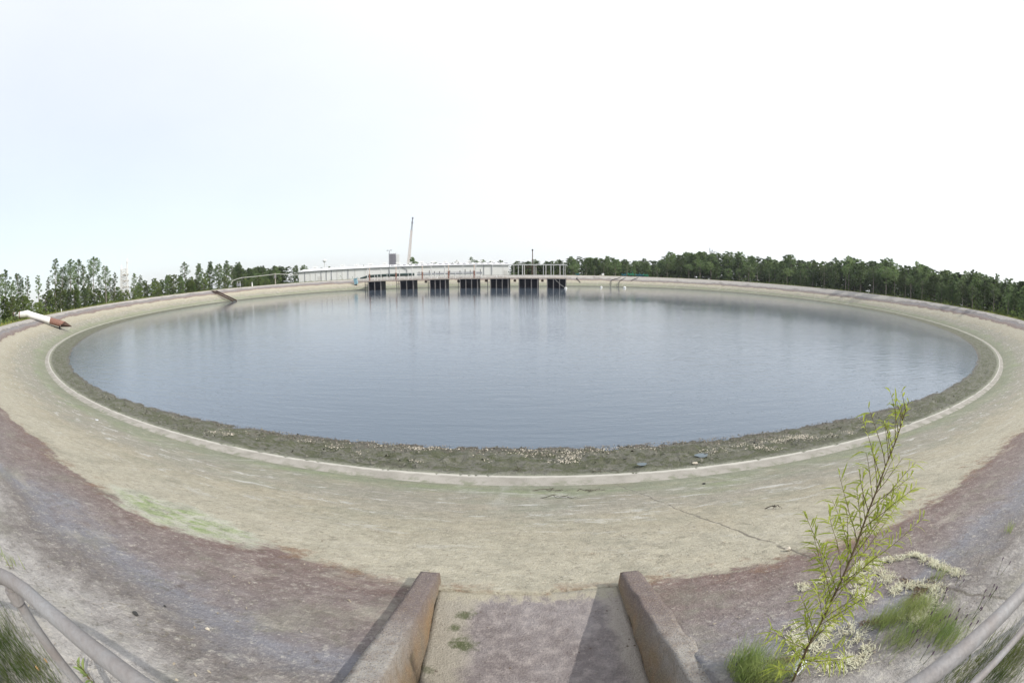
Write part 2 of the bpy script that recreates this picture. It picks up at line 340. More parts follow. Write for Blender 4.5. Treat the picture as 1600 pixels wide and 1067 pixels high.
def leaf_mat(name, c1, c2, tr=.35, scale=.25, rnd=.42):
    g = N(name); P = g.pos(); oi = g.n('ShaderNodeObjectInfo').outputs['Random']; a = g.noise(P, scale, 4, .6)
    col = g.mix(g.rng(a, .35, .65), c1, c2); v = g.rng(oi, 0, 1, 1-rnd, 1+rnd); col = g.mix(1.0, col, g.xyz(v, v, g.math('MULTIPLY', v, .95)), 'MULTIPLY')
    g.L(col, g.b.inputs['Base Color']); g.b.inputs['Roughness'].default_value = .6
    t = g.n('ShaderNodeBsdfTranslucent'); g.L(col, t.inputs[0]); m = g.n('ShaderNodeMixShader'); m.inputs[0].default_value = tr
    g.t.links.new(g.b.outputs[0], m.inputs[1]); g.t.links.new(t.outputs[0], m.inputs[2]); g.t.links.new(m.outputs[0], g.out.inputs[0]); return g.m
M['pine'] = leaf_mat('pine_needles', (.11, .17, .07), (.19, .25, .105), .45); M['leaf'] = leaf_mat('broad_leaves', (.10, .155, .045), (.17, .215, .065), .4)
M['bush'] = leaf_mat('shrub_leaves', (.10, .17, .035), (.16, .22, .05)); M['bark'] = simple('pine_bark', (.30, .26, .225), .9, .35, 2)
M['willow'] = leaf_mat('willow_leaves', (.36, .44, .07), (.50, .54, .13), .5, 12, .1); M['willowstem'] = simple('willow_bark', (.18, .13, .07), .8, .3, 30)
M['grass'] = leaf_mat('grass_blades', (.19, .27, .085), (.33, .37, .15), .4, 4, .15); M['drygrass'] = leaf_mat('dark_grass', (.07, .115, .03), (.17, .19, .07), .35, 3, .2)
M['crestgrass'] = leaf_mat('crest_grass', (.20, .24, .05), (.32, .33, .10), .35, .6, .2)
M['seed'] = simple('purple_seed', (.14, .09, .13), .9, .3, 50); M['straw'] = simple('dry_seedhead', (.42, .27, .12), .9, .3, 50)
M['drift'] = simple('dried_algae', (.68, .68, .52), .9, .25, 20, c2=(.52, .48, .34)); M['drift2'] = simple('brown_thatch', (.25, .18, .12), .9, .3, 20)

# ------------------------------------------------------------------ terrain rings
def lin(a, b, st): return list(np.linspace(a, b, max(2, int(round((b-a)/st))+1)))
off = [0.0]; t = 0.0
while t < 180:
    t += min(.8, max(.022, (t-1.0)*.022)); off.append(min(t, 180.0))
off = off[:-1]
ang = sorted([R((269.2+o) % 360) for o in off]+[R((269.2-o) % 360) for o in off[1:]]); ang = np.array(ang)
def ring(name, svals, mat, kind='structure', gnorm=False):
    s = np.array(svals)[:, None]*np.ones_like(ang)[None, :]; A = np.ones(len(svals))[:, None]*ang[None, :]
    L = ev(LN, A); G = ev(GN, A)
    if gnorm: s = -s*0 + np.array(svals)[:, None]*G          # shore rows scale with its width
    r = L+s; X = X0+r*np.cos(A); Y = Y0+r*np.sin(A); Z = surf(X, Y)[1]
    near = np.hypot(X, Y); fade = np.clip(1.6-near/90, .15, 1)
    if name == 'shore':
        e = np.clip(-s/.5, 0, 1); q = np.clip(1-np.abs(s/G+.5)*1.9, 0, 1)
        Z = Z+e*fade*(.035*fbm(X*2.5, Y*2.5, 3, 5))+q*fade*(.26*fbm(X*1.1, Y*1.1, 4, 9)+.16*np.abs(fbm(X*2.6, Y*2.6, 3, 29)))-.02*e+np.clip(1-np.abs(s/G+.86)/.25, 0, 1)*fade*(.10*fbm(X*1.7, Y*1.7, 4, 17))
    elif name == 'bank':
        e = np.clip((s-.7)/.6, 0, 1); Z = Z+e*(.05*fbm(X*.35, Y*.35, 3, 2)*np.clip(near/6, .3, 1)+.014*fbm(X*2.2, Y*2.2, 4, 3)+.005*fbm(X*9, Y*9, 2, 6))
        m = (X > -.735) & (X < 1.01) & (Y < 2.74) & (Y > .02); Z = np.where(m, np.minimum(Z, -2.80), Z)
    elif name == 'ground':
        far = np.clip((s-17)/30, 0, 1); Z = Z+far*.5*fbm(X*.05, Y*.05, 3, 4)
    elif name == 'path': Z = Z+.012*fbm(X*1.5, Y*1.5, 3, 8)*np.minimum(s/.1, 1)*np.minimum((.7-s)/.1, 1)
    n, m = X.shape; V = np.stack([X, Y, Z], 2).reshape(-1, 3); i, j = np.meshgrid(np.arange(n-1), np.arange(m), indexing='ij'); j2 = (j+1) % m
    F = np.stack([i*m+j, (i+1)*m+j, (i+1)*m+j2, i*m+j2], 2).reshape(-1, 4)[:, ::-1]
    me = npmesh(name, V, F, mat, smooth=True)
    for an, arr in (('s', s), ('arc', A*138.0), ('g', (s+G)/G)):
        at = me.attributes.new(an, 'FLOAT', 'POINT'); at.data.foreach_set('value', arr.astype(np.float32).ravel())
    return tag(link(name, me), kind=kind)
ring('shore', [-3.0, -2.0, -1.5, -1.2]+lin(-1.1, 0, .02), M['shore'], gnorm=True)
ring('path', [0, .1, .2, .35, .5, .6, .7], M['path'])
ring('bank', lin(.7, 8, .11)+lin(8.06, 12.3, .06)+[12.6, 12.9, 13.2], M['bank'])
ring('ground', [13.2, 13.8, 14.5, 15.3, 16.2, 17, 18.5, 20, 23, 27, 34, 45, 60, 90, 140, 250, 500, 1200, 3500], M['ground'])
# pond bottom sheet + water
A = np.linspace(0, 2*np.pi, 361)[:-1]; rW = ev(LN, A)-.35
V = [(X0, Y0, -6.5)]+[(X0+r*math.cos(a), Y0+r*math.sin(a), -6.5) for r, a in zip(rW, A)]
F = [(0, i+1, (i+1) % 360+1) for i in range(360)]
tag(link('water', npmesh('water', V, F, M['water'])), kind='structure')
V2 = [(x, y, -7.6) for x, y, z in V]
tag(link('pond_bed', npmesh('pond_bed', V2, F, M['shore'])), kind='structure')

# ------------------------------------------------------------------ spillway chute at the camera's feet
def chute_mat(wall=False):
    g = N('chute_wall' if wall else 'chute_floor'); P = g.pos(); sx = g.sep(P); a = g.noise(P, 2.5, 6, .65); b = g.noise(P, 11, 6, .7); c = g.noise(P, 60, 4, .7); nz = g.sep(g.n('ShaderNodeNewGeometry').outputs['Normal'])[2]
    if wall:
        side = g.mix(g.rng(g.noise(P, 2.2, 6, .7, (1, 1, .5)), .35, .62), (.27, .175, .095), (.19, .16, .125)); side = g.mix(g.rng(b, .5, .7, 0, .6), side, (.20, .17, .10))
        top = g.mix(g.rng(sx[1], 1.5, 2.1), (.34, .32, .295), (.19, .155, .146)); top = g.mix(g.rng(b, .45, .7, 0, .7), top, (.16, .12, .10))
        base = g.mix(g.rng(nz, .4, .7), side, top)
        base = g.mix(g.rng(b, .40, .28, 0, .6), base, (.36, .31, .25)); sp = g.vor(P, 75); base = g.mix(g.rng(sp, .30, .18, 0, .7), base, (.40, .33, .22)); sp = g.vor(P, 52); base = g.mix(g.rng(sp, .26, .15, 0, .7), base, (.08, .06, .05))
    else:
        base = g.mix(g.rng(a, .38, .62), (.265, .24, .238), (.185, .16, .157)); base = g.mix(g.rng(b, .48, .66, 0, .7), base, (.38, .34, .32)); base = g.mix(g.rng(b, .42, .30, 0, .6), base, (.15, .12, .11))
        e = g.math('ADD', sx[0], g.math('MULTIPLY', g.math('SUBTRACT', a, .5), .8)); base = g.mix(g.rng(e, -.26, -.44, 0, .7), base, (.36, .335, .265))
        e = g.math('ADD', sx[0], g.math('MULTIPLY', g.math('SUBTRACT', a, .5), -.5)); base = g.mix(g.rng(e, .72, .82, 0, .7), base, (.42, .38, .33))
        e = g.math('ADD', sx[1], g.math('MULTIPLY', g.math('SUBTRACT', b, .5), .5)); base = g.mix(g.rng(e, 2.62, 2.74, 0, .9), base, CREAM)
        for cx, cy, r0 in ((-.36, 2.12, .07), (-.42, 2.14, .05), (-.38, 2.46, .05), (-.45, 2.30, .02), (-.62, 1.45, .13), (-.60, 1.85, .03)):
            dx = g.math('SUBTRACT', sx[0], cx); dy = g.math('SUBTRACT', sx[1], cy); rr = g.math('SQRT', g.math('ADD', g.math('MULTIPLY', dx, dx), g.math('MULTIPLY', dy, dy)))
            rr = g.math('ADD', rr, g.math('MULTIPLY', g.math('SUBTRACT', b, .5), .34)); base = g.mix(g.rng(rr, r0+.03, r0-.03, 0, .85), base, (.085, .10, .045))
        sp = g.vor(P, 14); base = g.mix(g.math('MULTIPLY', g.rng(sp, .16, .08), g.rng(g.noise(P, 5, 2, .5), .55, .62)), base, (.10, .07, .05))
    base = g.mix(g.rng(c, .55, .75, 0, .45), base, (.52, .47, .40)); base = g.mix(g.rng(c, .43, .25, 0, .6), base, (.09, .075, .06))
    return g.fin(base, .93, g.bump(g.math('ADD', g.math('MULTIPLY', b, .7), g.math('MULTIPLY', c, .5)), .035, 1.0))
ch = empty('spillway_chute', (.14, 1.4, -2.62), 'short concrete spillway chute with two low rust-stained side walls in the foreground', 'chute')
cw, cf = chute_mat(True), chute_mat()
def slab(name, fn, nx, ny, mat, par):   # closed box grid, fn(u,v)->top, and bottom z
    V = []; F = []
    for i in range(nx+1):
        for j in range(ny+1): V.append(fn(i/nx, j/ny, 1))
    k = len(V)
    for i in range(nx+1):
        for j in range(ny+1): V.append(fn(i/nx, j/ny, 0))
    q = lambda i, j, b=0: b*k+i*(ny+1)+j
    for i in range(nx):
        for j in range(ny):
            F.append((q(i, j), q(i+1, j), q(i+1, j+1), q(i, j+1))); F.append((q(i, j, 1), q(i, j+1, 1), q(i+1, j+1, 1), q(i+1, j, 1)))
    for i in range(nx): F.append((q(i, 0), q(i, 0, 1), q(i+1, 0, 1), q(i+1, 0))); F.append((q(i, ny), q(i+1, ny), q(i+1, ny, 1), q(i, ny, 1)))
    for j in range(ny): F.append((q(0, j), q(0, j+1), q(0, j+1, 1), q(0, j, 1))); F.append((q(nx, j), q(nx, j, 1), q(nx, j+1, 1), q(nx, j+1)))
    o = link(name, npmesh(name, V, F, mat), par); o.matrix_parent_inverse = Matrix.Translation(-par.location); return o
def wallfn(xi, xo, ys, z1, sl):
    y0, y1 = ys
    def f(u, v, top):
        x = xi+(xo-xi)*u; y = y0+(y1-y0)*v; z = z1-sl*(y-y1) if top else -3.1
        n = .014*fbm(np.float64(x*9), np.float64(y*7), 4, 11)
        if top: z += n+.004*fbm(np.float64(x*30), np.float64(y*30), 2, 12)
        return (x+n*1.2, y, z)
    return f
slab('side_wall', wallfn(-.645, -.82, (.15, 2.94), -2.544, .393), 5, 60, cw, ch)
slab('side_wall', wallfn(.925, 1.095, (.15, 2.80), -2.465, .289), 5, 60, cw, ch)
slab('channel_floor', lambda u, v, t: (-.645+1.57*u, .15+2.62*v+.02*fbm(np.float64(u*8), np.float64(1.), 3, 3)*(v == 1), (-2.62+.012*fbm(np.float64(u*5), np.float64(v*9), 4, 14)) if t else -2.78), 40, 60, cf, ch)
o = MB().box((.14, .08, -2.3), (1.9, .14, 1.5)).build('head_wall', cw, ch); o.matrix_parent_inverse = Matrix.Translation(-ch.location)
def adopt(o, par):
    o.parent = par; o.matrix_parent_inverse = par.matrix_basis.inverted() if False else Matrix.Translation(-Vector(par.location)); return o
def part(mb, name, mat, par, smooth=False, bevel=0, root=None):
    o = mb.build(name, mat, None, smooth, bevel); o.parent = par
    loc = Vector((0, 0, 0)); q = par
    while q is not None: loc += Vector(q.location); q = q.parent
    o.location = -loc; return o

# ------------------------------------------------------------------ pipe guard rails
rl = empty('guard_rail', (-1.23, .10, -1.6), 'grey galvanised pipe guard rail with a rounded elbow, at the left lower corner', 'railing')
def yl(x): return .155-.09*(x+.9)**2*3.0
pts = [(-2.6, -.35, -.98), (-1.9, -.04, -.80), (-1.42, .075, -.655), (-1.30, .097, -.615), (-1.2, .115, -.595), (-1.1, .135, -.59), (-.9, .155, -.59), (-.7, .165, -.59), (-.4, .165, -.59), (-.33, .16, -.60), (-.31, .15, -.65)]
part(MB().tube(pts, .0245, 20), 'top_rail', M['galv'], rl, True)
part(MB().tube([(-1.225, .10, -.61), (-1.225, .10, -1.75)], .021, 16).lathe([(.03, 0), (.03, .04)], (-1.225, .10, -.66), 16), 'post', M['galv'], rl, True)
part(MB().tube([(-.31, .15, -.62), (-.31, .15, -1.6)], .021, 16), 'post', M['galv'], rl, True)
rr_ = empty('guard_rail', (1.5, 0, -1.6), 'grey galvanised pipe guard rail crossing the right lower corner', 'railing')
fy = lambda x, h: .106-.114*(x-.67)
part(MB().tube([(.50, .125, -.65), (.51, .124, -.61), (.56, .119, -.59), (.9, .082, -.59), (1.3, .033, -.59), (2.2, -.08, -.60), (3.2, -.2, -.61)], .0245, 20), 'top_rail', M['galv'], rr_, True)
part(MB().tube([(.51, .06, -1.05), (1.4, -.005, -1.05), (1.9, -.06, -1.05), (3.2, -.2, -1.06)], .021, 16), 'middle_rail', M['galv'], rr_, True)
part(MB().tube([(.51, .124, -.62), (.51, .07, -1.75)], .021, 16), 'post', M['galv'], rr_, True)
part(MB().tube([(3.1, -.19, -.62), (3.1, -.19, -1.75)], .021, 16), 'post', M['galv'], rr_, True)

# ------------------------------------------------------------------ intake platform
A1, B1 = WZ(585, 453.4, -6.5), WZ(870, 450.6, -6.5); dirr = (B1-A1); rowL = dirr.length; dirr.normalize(); nb = Vector((-dirr.y, dirr.x, 0))
def onrow(px, z, back=0.0):
    v = ray(px, 440); # intersect azimuth with the row line
    a = np.array([[v[0], -dirr.x], [v[1], -dirr.y]]); O = A1+nb*back; t_, u_ = np.linalg.solve(a, np.array([O.x, O.y])); return Vector((v[0]*t_, v[1]*t_, z))
DK = (tanel(585, 438.6)*A1.to_2d().length+tanel(870, 434)*B1.to_2d().length)/2; 
def mrow(): return Matrix.Rotation(math.atan2(dirr.y, dirr.x), 3, 'Z')
ip = empty('intake_platform', (A1.x, A1.y, -6.5), 'long pale intake platform with black screened bays standing in the water', 'pier')
MR = mrow(); cL, cR = onrow(562, DK), onrow(886, DK)
L_ = (cR-cL).length; ctr = (cL+cR)/2
part(MB().box(ctr+nb*2.6+Vector((0, 0, -.2)), (L_, 6.2, .4), MR).box(cL+nb*9+dirr*2+Vector((0, 0, -.2)), (3, 7, .4), MR).box(cR+nb*10-dirr*3+Vector((0, 0, -.2)), (3, 9, .4), MR), 'deck', M['pinkconc'], ip)
bays = [(570.5, 576, 595), (620, 625.5, 645.5), (669, 672, 696), (716, 719, 746), (762, 766.5, 794), (806, 811, 840), (850, 855, 884)]
hr = MB()
for i, (xp, xa, xb) in enumerate(bays):
    a, b = onrow(xa, 0), onrow(xb, 0); wd = (b-a).length; c = (a+b)/2
    fr = MB(); z0, z1 = -7.6, DK-.42
    for u in np.linspace(0, 1, 4 if i >= 2 else 3):
        p = a.lerp(b, float(u)); fr.box((p.x, p.y, (z0+z1)/2), (.32, .5, z1-z0), MR)
    fr.box((c.x, c.y, z1+.003), (wd+.42, .6, .3), MR)
    bay = part(fr, 'intake_bay', M['bayconc'], ip)
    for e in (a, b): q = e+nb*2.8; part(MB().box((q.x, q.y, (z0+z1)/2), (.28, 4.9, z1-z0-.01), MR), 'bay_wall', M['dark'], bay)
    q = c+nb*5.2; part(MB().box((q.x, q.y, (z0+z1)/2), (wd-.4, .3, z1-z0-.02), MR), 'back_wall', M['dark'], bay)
    nn = 3 if i >= 2 else 2
    for k in range(nn):
        p = a.lerp(b, (k+.5)/nn)+nb*.12; pb = MB().box((p.x, p.y, (z0+z1-.1)/2), (wd/nn-.33, .12, z1-z0-.1), MR)
        for h in np.arange(z0+.5, z1-.4, .55): pb.box((p.x-nb.x*.09, p.y-nb.y*.09, h), (wd/nn-.35, .06, .05), MR)
        part(pb, 'screen_panel', M['black'], bay)
    # little dark stop-log guide left of the bay
    if i < 5:
        g1 = onrow(xp, 0); gm = MB().box((g1.x, g1.y, (z0+z1)/2), (.22, .22, z1-z0), MR).box(((g1+a)/2).to_tuple()[:2]+(z1-1.5,), ((a-g1).length, .16, .16), MR)
        if i < 2: g2 = g1.lerp(a, .55); gm.box((g2.x, g2.y, (z0+z1)/2), (.16, .2, z1-z0-.02), MR)
        part(gm, 'guide_post', M['dark'], ip)
gp_ = MB(); ztop = {0: 0}
def topz(px): return tanel(px, 413.6+max(0, (640-px))*.03)*math.hypot(*onrow(px, 0).to_tuple()[:2])
ZT = topz(800)
for px, bk, wd in [(574.5, .3, .34), (595.5, .3, .26), (624.5, .3, .3), (644, .3, .28), (674, .3, .34), (695, .3, .42), (723.5, .3, .3), (743.5, .3, .34), (769.5, .3, .3), (786, 5, .3), (796, .3, .2), (803, 5, .2), (810, .3, .22), (816.5, .3, .34), (819.5, 5, .3), (834.5, .3, .26), (837.5, 5, .26), (849, .3, .22), (853, 5, .3), (861, .3, .26), (865, .3, .2), (875, 5, .34), (880.5, .3, .22), (883, 5, .22)]:
    p = onrow(px, 0, bk); part(MB().box((p.x, p.y, (DK+ZT)/2), (wd, wd, ZT-DK), MR), 'gantry_post', M['lightsteel'], ip)
gl, gr_ = onrow(790, ZT), onrow(885, ZT)
bm = MB()
for bk in (.3, 5.0):
    a, b = onrow(768 if bk < 1 else 786, ZT, bk), onrow(886, ZT, bk); bm.bar(a, b, .25, .3)
for px in (768, 816, 836, 861, 884): bm.bar(onrow(px, ZT-.02, .3), onrow(px, ZT-.02, .3)+nb*4.7, .2, .24)
part(bm, 'gantry_beam', M['lightsteel'], ip)
a = onrow(822, ZT-.9, 2.5); b = onrow(838, ZT-.9, 2.5); hm = MB().bar(a, b, .3, .35)
for t in (.15, .5, .8): p = a.lerp(b, t); hm.bar(p, p+Vector((0, 0, -3.2-t)), .14)
part(hm, 'hoist_frame', M['dkrust'], ip)
for h in (.55, 1.1):
    hr.bar(onrow(562, DK+h, -.4), onrow(886, DK+h, -.4), .07)
    hr.bar(onrow(562, DK+h, 5.5), onrow(886, DK+h, 5.5), .07)
px = 562
while px < 887:
    for bk in (-.4, 5.5):
        p = onrow(px, DK, bk); hr.bar(p, p+Vector((0, 0, 1.15)), .08)
    px += 6.4
part(hr, 'handrail', M['lightsteel'], ip)
for px in (577.5, 619, 660, 701, 741):
    p = onrow(px, DK, 3.2); sp = part(MB().tube([p, p+Vector((0, 0, 3.2))], .38, 10), 'valve_stand', M['rust'], ip, True)
    part(MB().tube([p+Vector((0, 0, 3.2)), p+Vector((0, 0, 6.1))], .22, 8).bar(p+Vector((0, 0, 3.3))-dirr*1.2, p+Vector((0, 0, 3.3)), .12), 'stem_cover', M['cranetan'], sp)
for px in (585.5, 590, 605, 638, 680, 712, 758, 781):
    p = onrow(px, DK, .2); part(MB().bar(p, p+Vector((0, 0, 2.6)), .16), 'marker_post', M['white'], ip)
for px in (665.5, 716.5, 759.5, 804.5, 847.5):
    p = onrow(px, DK-1.3, 1.0); part(MB().box(p, (1.0, .8, 1.0), MR).bar(p, p+Vector((0, 0, .9)), .12), 'hanging_box', M['dkrust'], ip)
for px in (683, 752.5, 776):
    p = onrow(px, DK, .8); tag(part(MB().lathe([(.35, 0), (.33, .1), (.12, 1.0), (.05, 1.1)], p, 10), 'deck_cone', M['white'], ip))
rp = MB(); p0 = onrow(867, DK-.6, -.3); p1 = onrow(883.5, -6.35, -1.2); rp.tube([p0, p0.lerp(p1, .5)-Vector((0, 0, .25)), p1], .05, 6)
part(rp, 'mooring_line', M['lightsteel'], ip)

# ------------------------------------------------------------------ buoys, pumps, hoses and small things on the far bank
def buoy(px, py, r, lab):
    p = WZ(px, py, -6.5)
    if px < 900: p = onrow(px, -6.5, -1.4)
    e = empty('mooring_buoy', p, lab, 'buoy', 'white buoys by the far shore')
    prof = [(.05*r, -.5*r), (.6*r, -.42*r), (.95*r, -.1*r), (r, .2*r), (.9*r, .6*r), (.6*r, .9*r), (.2*r, 1.02*r)]
    part(MB().lathe(prof, p, 14), 'float', M['white'], e, True); part(MB().lathe([(.16*r, .95*r), (.16*r, 1.2*r), (.08*r, 1.25*r)], p, 8), 'mooring_eye', M['galv'], e)
buoy(884, 450, .62, 'white buoy tied to the right end of the intake platform'); buoy(939.5, 449.2, .60, 'white buoy afloat midway between the platform and the hoses')
buoy(976, 450, .72, 'largest white buoy, beside the black hoses below the green pumps')
def hose(pxs, lab):
    pts = [hit(*q)+Vector((0, 0, .25)) if q[1] > 434.5 else W(q[0], q[1], crest(q[0])) for q in pxs]
    if pxs[-1][1] > 447: pts[-1] = WZ(pxs[-1][0], pxs[-1][1], -6.6)
    q = []
    for i in range(len(pts)-1):
        for t in (0, .25, .5, .75): q.append(pts[i].lerp(pts[i+1], t)+Vector((0, 0, .2*math.sin(t*math.pi))))
    q.append(pts[-1]); o = MB().tube(q, .16, 8).build('suction_hose', M['hose'], None, True, origin=pts[0]); tag(o, lab, 'hose', 'black hoses down the far bank')
hose([(904, 432.5), (900.8, 436), (906.5, 442)], 'short bent black hose alone on the far bank right of the platform')
hose([(974, 433), (965, 436), (955, 439), (954, 448.5)], 'leftmost long black hose reaching the water below the green pumps')
hose([(981, 433.5), (973, 437), (967.5, 441), (966, 449)], 'long black hose reaching the water just left of the largest buoy')
hose([(1000, 434), (994, 436), (986, 439.5)], 'short straight black hose on the bank right of the largest buoy')
def pump(px, py, mat, lab, s=1.0):
    d = crest(px, 14); p = W(px, py, d); p.z = ground(p.x, p.y)
    e = empty('pump_unit', p, lab, 'pump', 'pumps on the far bank'); X = Vector((1, 0, 0))
    part(MB().box(p+Vector((0, 0, .75*s)), (1.9*s, 1.0*s, .8*s)).lathe([(.14*s, 1.1*s), (.14*s, 1.9*s)], p+Vector((.3*s, 0, 0)), 8), 'engine_body', mat, e, bevel=.05)
    fr = MB(); fr.box(p+Vector((0, 0, .27*s)), (2.6*s, .9*s, .14*s)); fr.bar(p+Vector((1.3*s, 0, .27*s)), p+Vector((2.0*s, 0, .2*s)), .1*s); part(fr, 'trailer_frame', M['dark'], e)
    for sy in (-.6, .6):
        wv = []; c0 = p+Vector((-.2*s, sy*s, .3*s)); part(MB().tube([c0-Vector((0, .09*s, 0)), c0+Vector((0, .09*s, 0))], .3*s, 12), 'wheel', M['dark'], e)
    vol = MB(); c0 = p+Vector((-1.15*s, 0, .8*s)); vol.tube([c0-Vector((0, .22*s, 0)), c0+Vector((0, .22*s, 0))], .42*s, 14); vol.tube([c0, c0+Vector((-.5*s, 0, .5*s)), c0+Vector((-.5*s, -.8*s, -.2*s))], .14*s, 8)
    part(vol, 'pump_housing', mat, e, True)
pump(903, 432, M['teal'], 'small teal pump alone above the short bent hose', .7); pump(976, 431.5, M['teal'], 'leftmost teal pump of the cluster on the far bank', 1.0)
pump(987, 431, M['green'], 'bright green pump, the tallest of the cluster on the far bank', 1.4); pump(998, 432, M['teal'], 'teal pump between the bright green one and the bank end of the cluster', 1.1)
pump(1005, 432, M['teal'], 'second teal pump from the right of the cluster', 1.1); pump(1010, 432.5, M['green'], 'rightmost green pump of the cluster', 1.1)
d = crest(942, 14); p = W(942, 431, d); p.z = ground(p.x, p.y)
e = empty('utility_box', p, 'small white utility box on the far bank right of the platform', 'box')
part(MB().box(p+Vector((0, 0, .75)), (1.2, .9, 1.1)), 'cabinet', M['white'], e, bevel=.04); part(MB().box(p+Vector((0, 0, .1)), (1.5, 1.1, .2)).box(p+Vector((-1.3, 0, .25)), (1.0, .8, .4)), 'plinth', M['conc'], e)
p = hit(556, 446); e = empty('blue_hopper', p, 'faded blue tilted hopper on the bank left of the platform', 'hopper')
T = Matrix.Rotation(R(-12), 3, 'Y')
part(MB().box(p+Vector((0, 0, 2.1)), (1.7, 1.0, 3.0), T).box(p+Vector((.3, 0, 3.6)), (1.9, 1.2, .2), T), 'hopper_body', M['blue'], e, bevel=.05)
part(MB().tube([p+Vector((-.6, 0, .35)), p+Vector((.5, 0, .5))], .42, 10).bar(p+Vector((-.6, 0, 0)), p+Vector((-.5, 0, 1)), .15).bar(p+Vector((.6, 0, 0)), p+Vector((.5, 0, 1)), .15), 'stand', M['dark'], e)

# ------------------------------------------------------------------ dark launch ramp on the left bank
def ramp():
    a, b = hit(335, 456.5), WZ(367, 471, -6.55); a.z += .3; b.z += .1
    e = empty('slide_ramp', b, 'dark steel slide ramp running down the left bank into the water', 'ramp'); s = (b-a).cross(Vector((0, 0, 1))).normalized()
    for k in (-1, 1): part(MB().bar(a+s*k*1.1+Vector((0, 0, .2)), b+s*k*1.1+Vector((0, 0, .2)), .35, .5), 'side_beam', M['dkrust'], e)
    rg = MB(); n = 14
    for i in range(n): p = a.lerp(b, (i+.5)/n); rg.bar(p-s*1.1, p+s*1.1, .22, .16)
    part(rg, 'rungs', M['dark'], e)
    pl = MB().box(a+Vector((-.6, .3, .35)), (2.6, 2.6, .3)); part(pl, 'head_platform', M['conc'], e)
ramp()

# ------------------------------------------------------------------ big white discharge pipe, far left
def bigpipe():
    dc = crest(42, 13.5); el_ = W(43, 490.5, dc); g2 = hit(93, 514); d2 = math.hypot(g2.x, g2.y); en = W(97, 506.3, d2-.5)
    far = W(14, 494.8, dc+3); far2 = W(-3, 500.5, dc+5)
    rad = .70
    e = empty('discharge_pipe', (el_.x, el_.y, ground(el_.x, el_.y)), 'thick white discharge pipe over the left bank with a rust-red mouth', 'pipe')
    ax = (en-el_).normalized(); m1 = el_.lerp(en, .66)
    pts = [far2, far, far.lerp(el_, .75), el_-(el_-far).normalized()*1.0+Vector((0, 0, .02)), el_+Vector((0, 0, .10)), el_+ax*1.2, m1]
    part(MB().tube(pts, rad, 20), 'white_run', M['white'], e, True)
    # mouth: oblique cut, longer on top; tube with thickness, dark inside
    n = 24; up = Vector((0, 0, 1)); up = (up-ax*up.dot(ax)).normalized(); sd = ax.cross(up); V = []; F = []
    for ring_, (r0, cut) in enumerate(((rad, 0), (rad, 1), (rad*.93, 1), (rad*.93, 0))):
        for k in range(n):
            an = 2*math.pi*k/n; o_ = up*math.cos(an)+sd*math.sin(an); base = m1 if not cut else en+ax*(.75*math.cos(an)); V.append(base+o_*r0)
    for q in range(3): F += [(q*n+k, q*n+(k+1) % n, (q+1)*n+(k+1) % n, (q+1)*n+k) for k in range(n)]
    mb = MB().add(V, F); part(mb, 'pipe_mouth', M['rust'], e, True)
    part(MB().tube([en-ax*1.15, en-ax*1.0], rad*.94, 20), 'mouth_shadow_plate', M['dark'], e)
    fl = MB(); tip = en+ax*2.9+up*.1
    fl.add([en+ax*.7+up*rad*1.03, en+sd*rad*1.03-ax*.1, en-sd*rad*1.03-ax*.1, tip, tip-up*.08, en-ax*.4-up*.75], [(0, 1, 3), (0, 3, 2), (1, 5, 4, 3), (2, 3, 4, 5), (0, 2, 5, 1)])
    part(fl, 'splash_hood', M['dkrust'], e)
    for q, t in ((far.lerp(el_, .3), el_-far), (far.lerp(el_, .62), el_-far)): t = t.normalized(); part(MB().tube([q-t*.12, q+t*.12], rad*1.12, 20), 'flange', M['rust'], e, True)
    gx = Vector((en.x, en.y, ground(en.x, en.y))); q = en-ax*.8
    part(MB().bar((q.x, q.y, ground(q.x, q.y)-.2), q-Vector((0, 0, rad)), .3).bar(q-sd*1.0-Vector((0, 0, rad+.05)), q+sd*1.0-Vector((0, 0, rad+.05)), .25), 'support_leg', M['dark'], e)
    part(MB().tube([el_+ax*1.0-up*1.05-sd*.3, en-up*1.0-sd*.3], .09, 8), 'shadow_line', M['dark'], e)  # thin dark tube standing in for the shadow line under the pipe
    part(MB().lathe([(.06, rad), (.06, rad+.5), (.3, rad+.52), (.3, rad+.58)], el_-Vector((.6, .6, 0)), 8), 'vent', M['galv'], e)
    for i, (px, off_, lab) in enumerate(((2.5, 20, 'leftmost yellow bollard by the white discharge pipe'), (9, 12, 'yellow bollard in front of the white discharge pipe flange'), (17.5, 7, 'yellow bollard nearest the bend of the white discharge pipe'))):
        p = W(px, 500, dc-1.5); p.z = ground(p.x, p.y); o = MB().lathe([(.16, -.1), (.16, 1.15), (.12, 1.26), (.03, 1.3)], p, 12).build('bollard', M['yellow'], None, True, origin=p); tag(o, lab, 'bollard', 'yellow bollards by the pipe')
bigpipe()

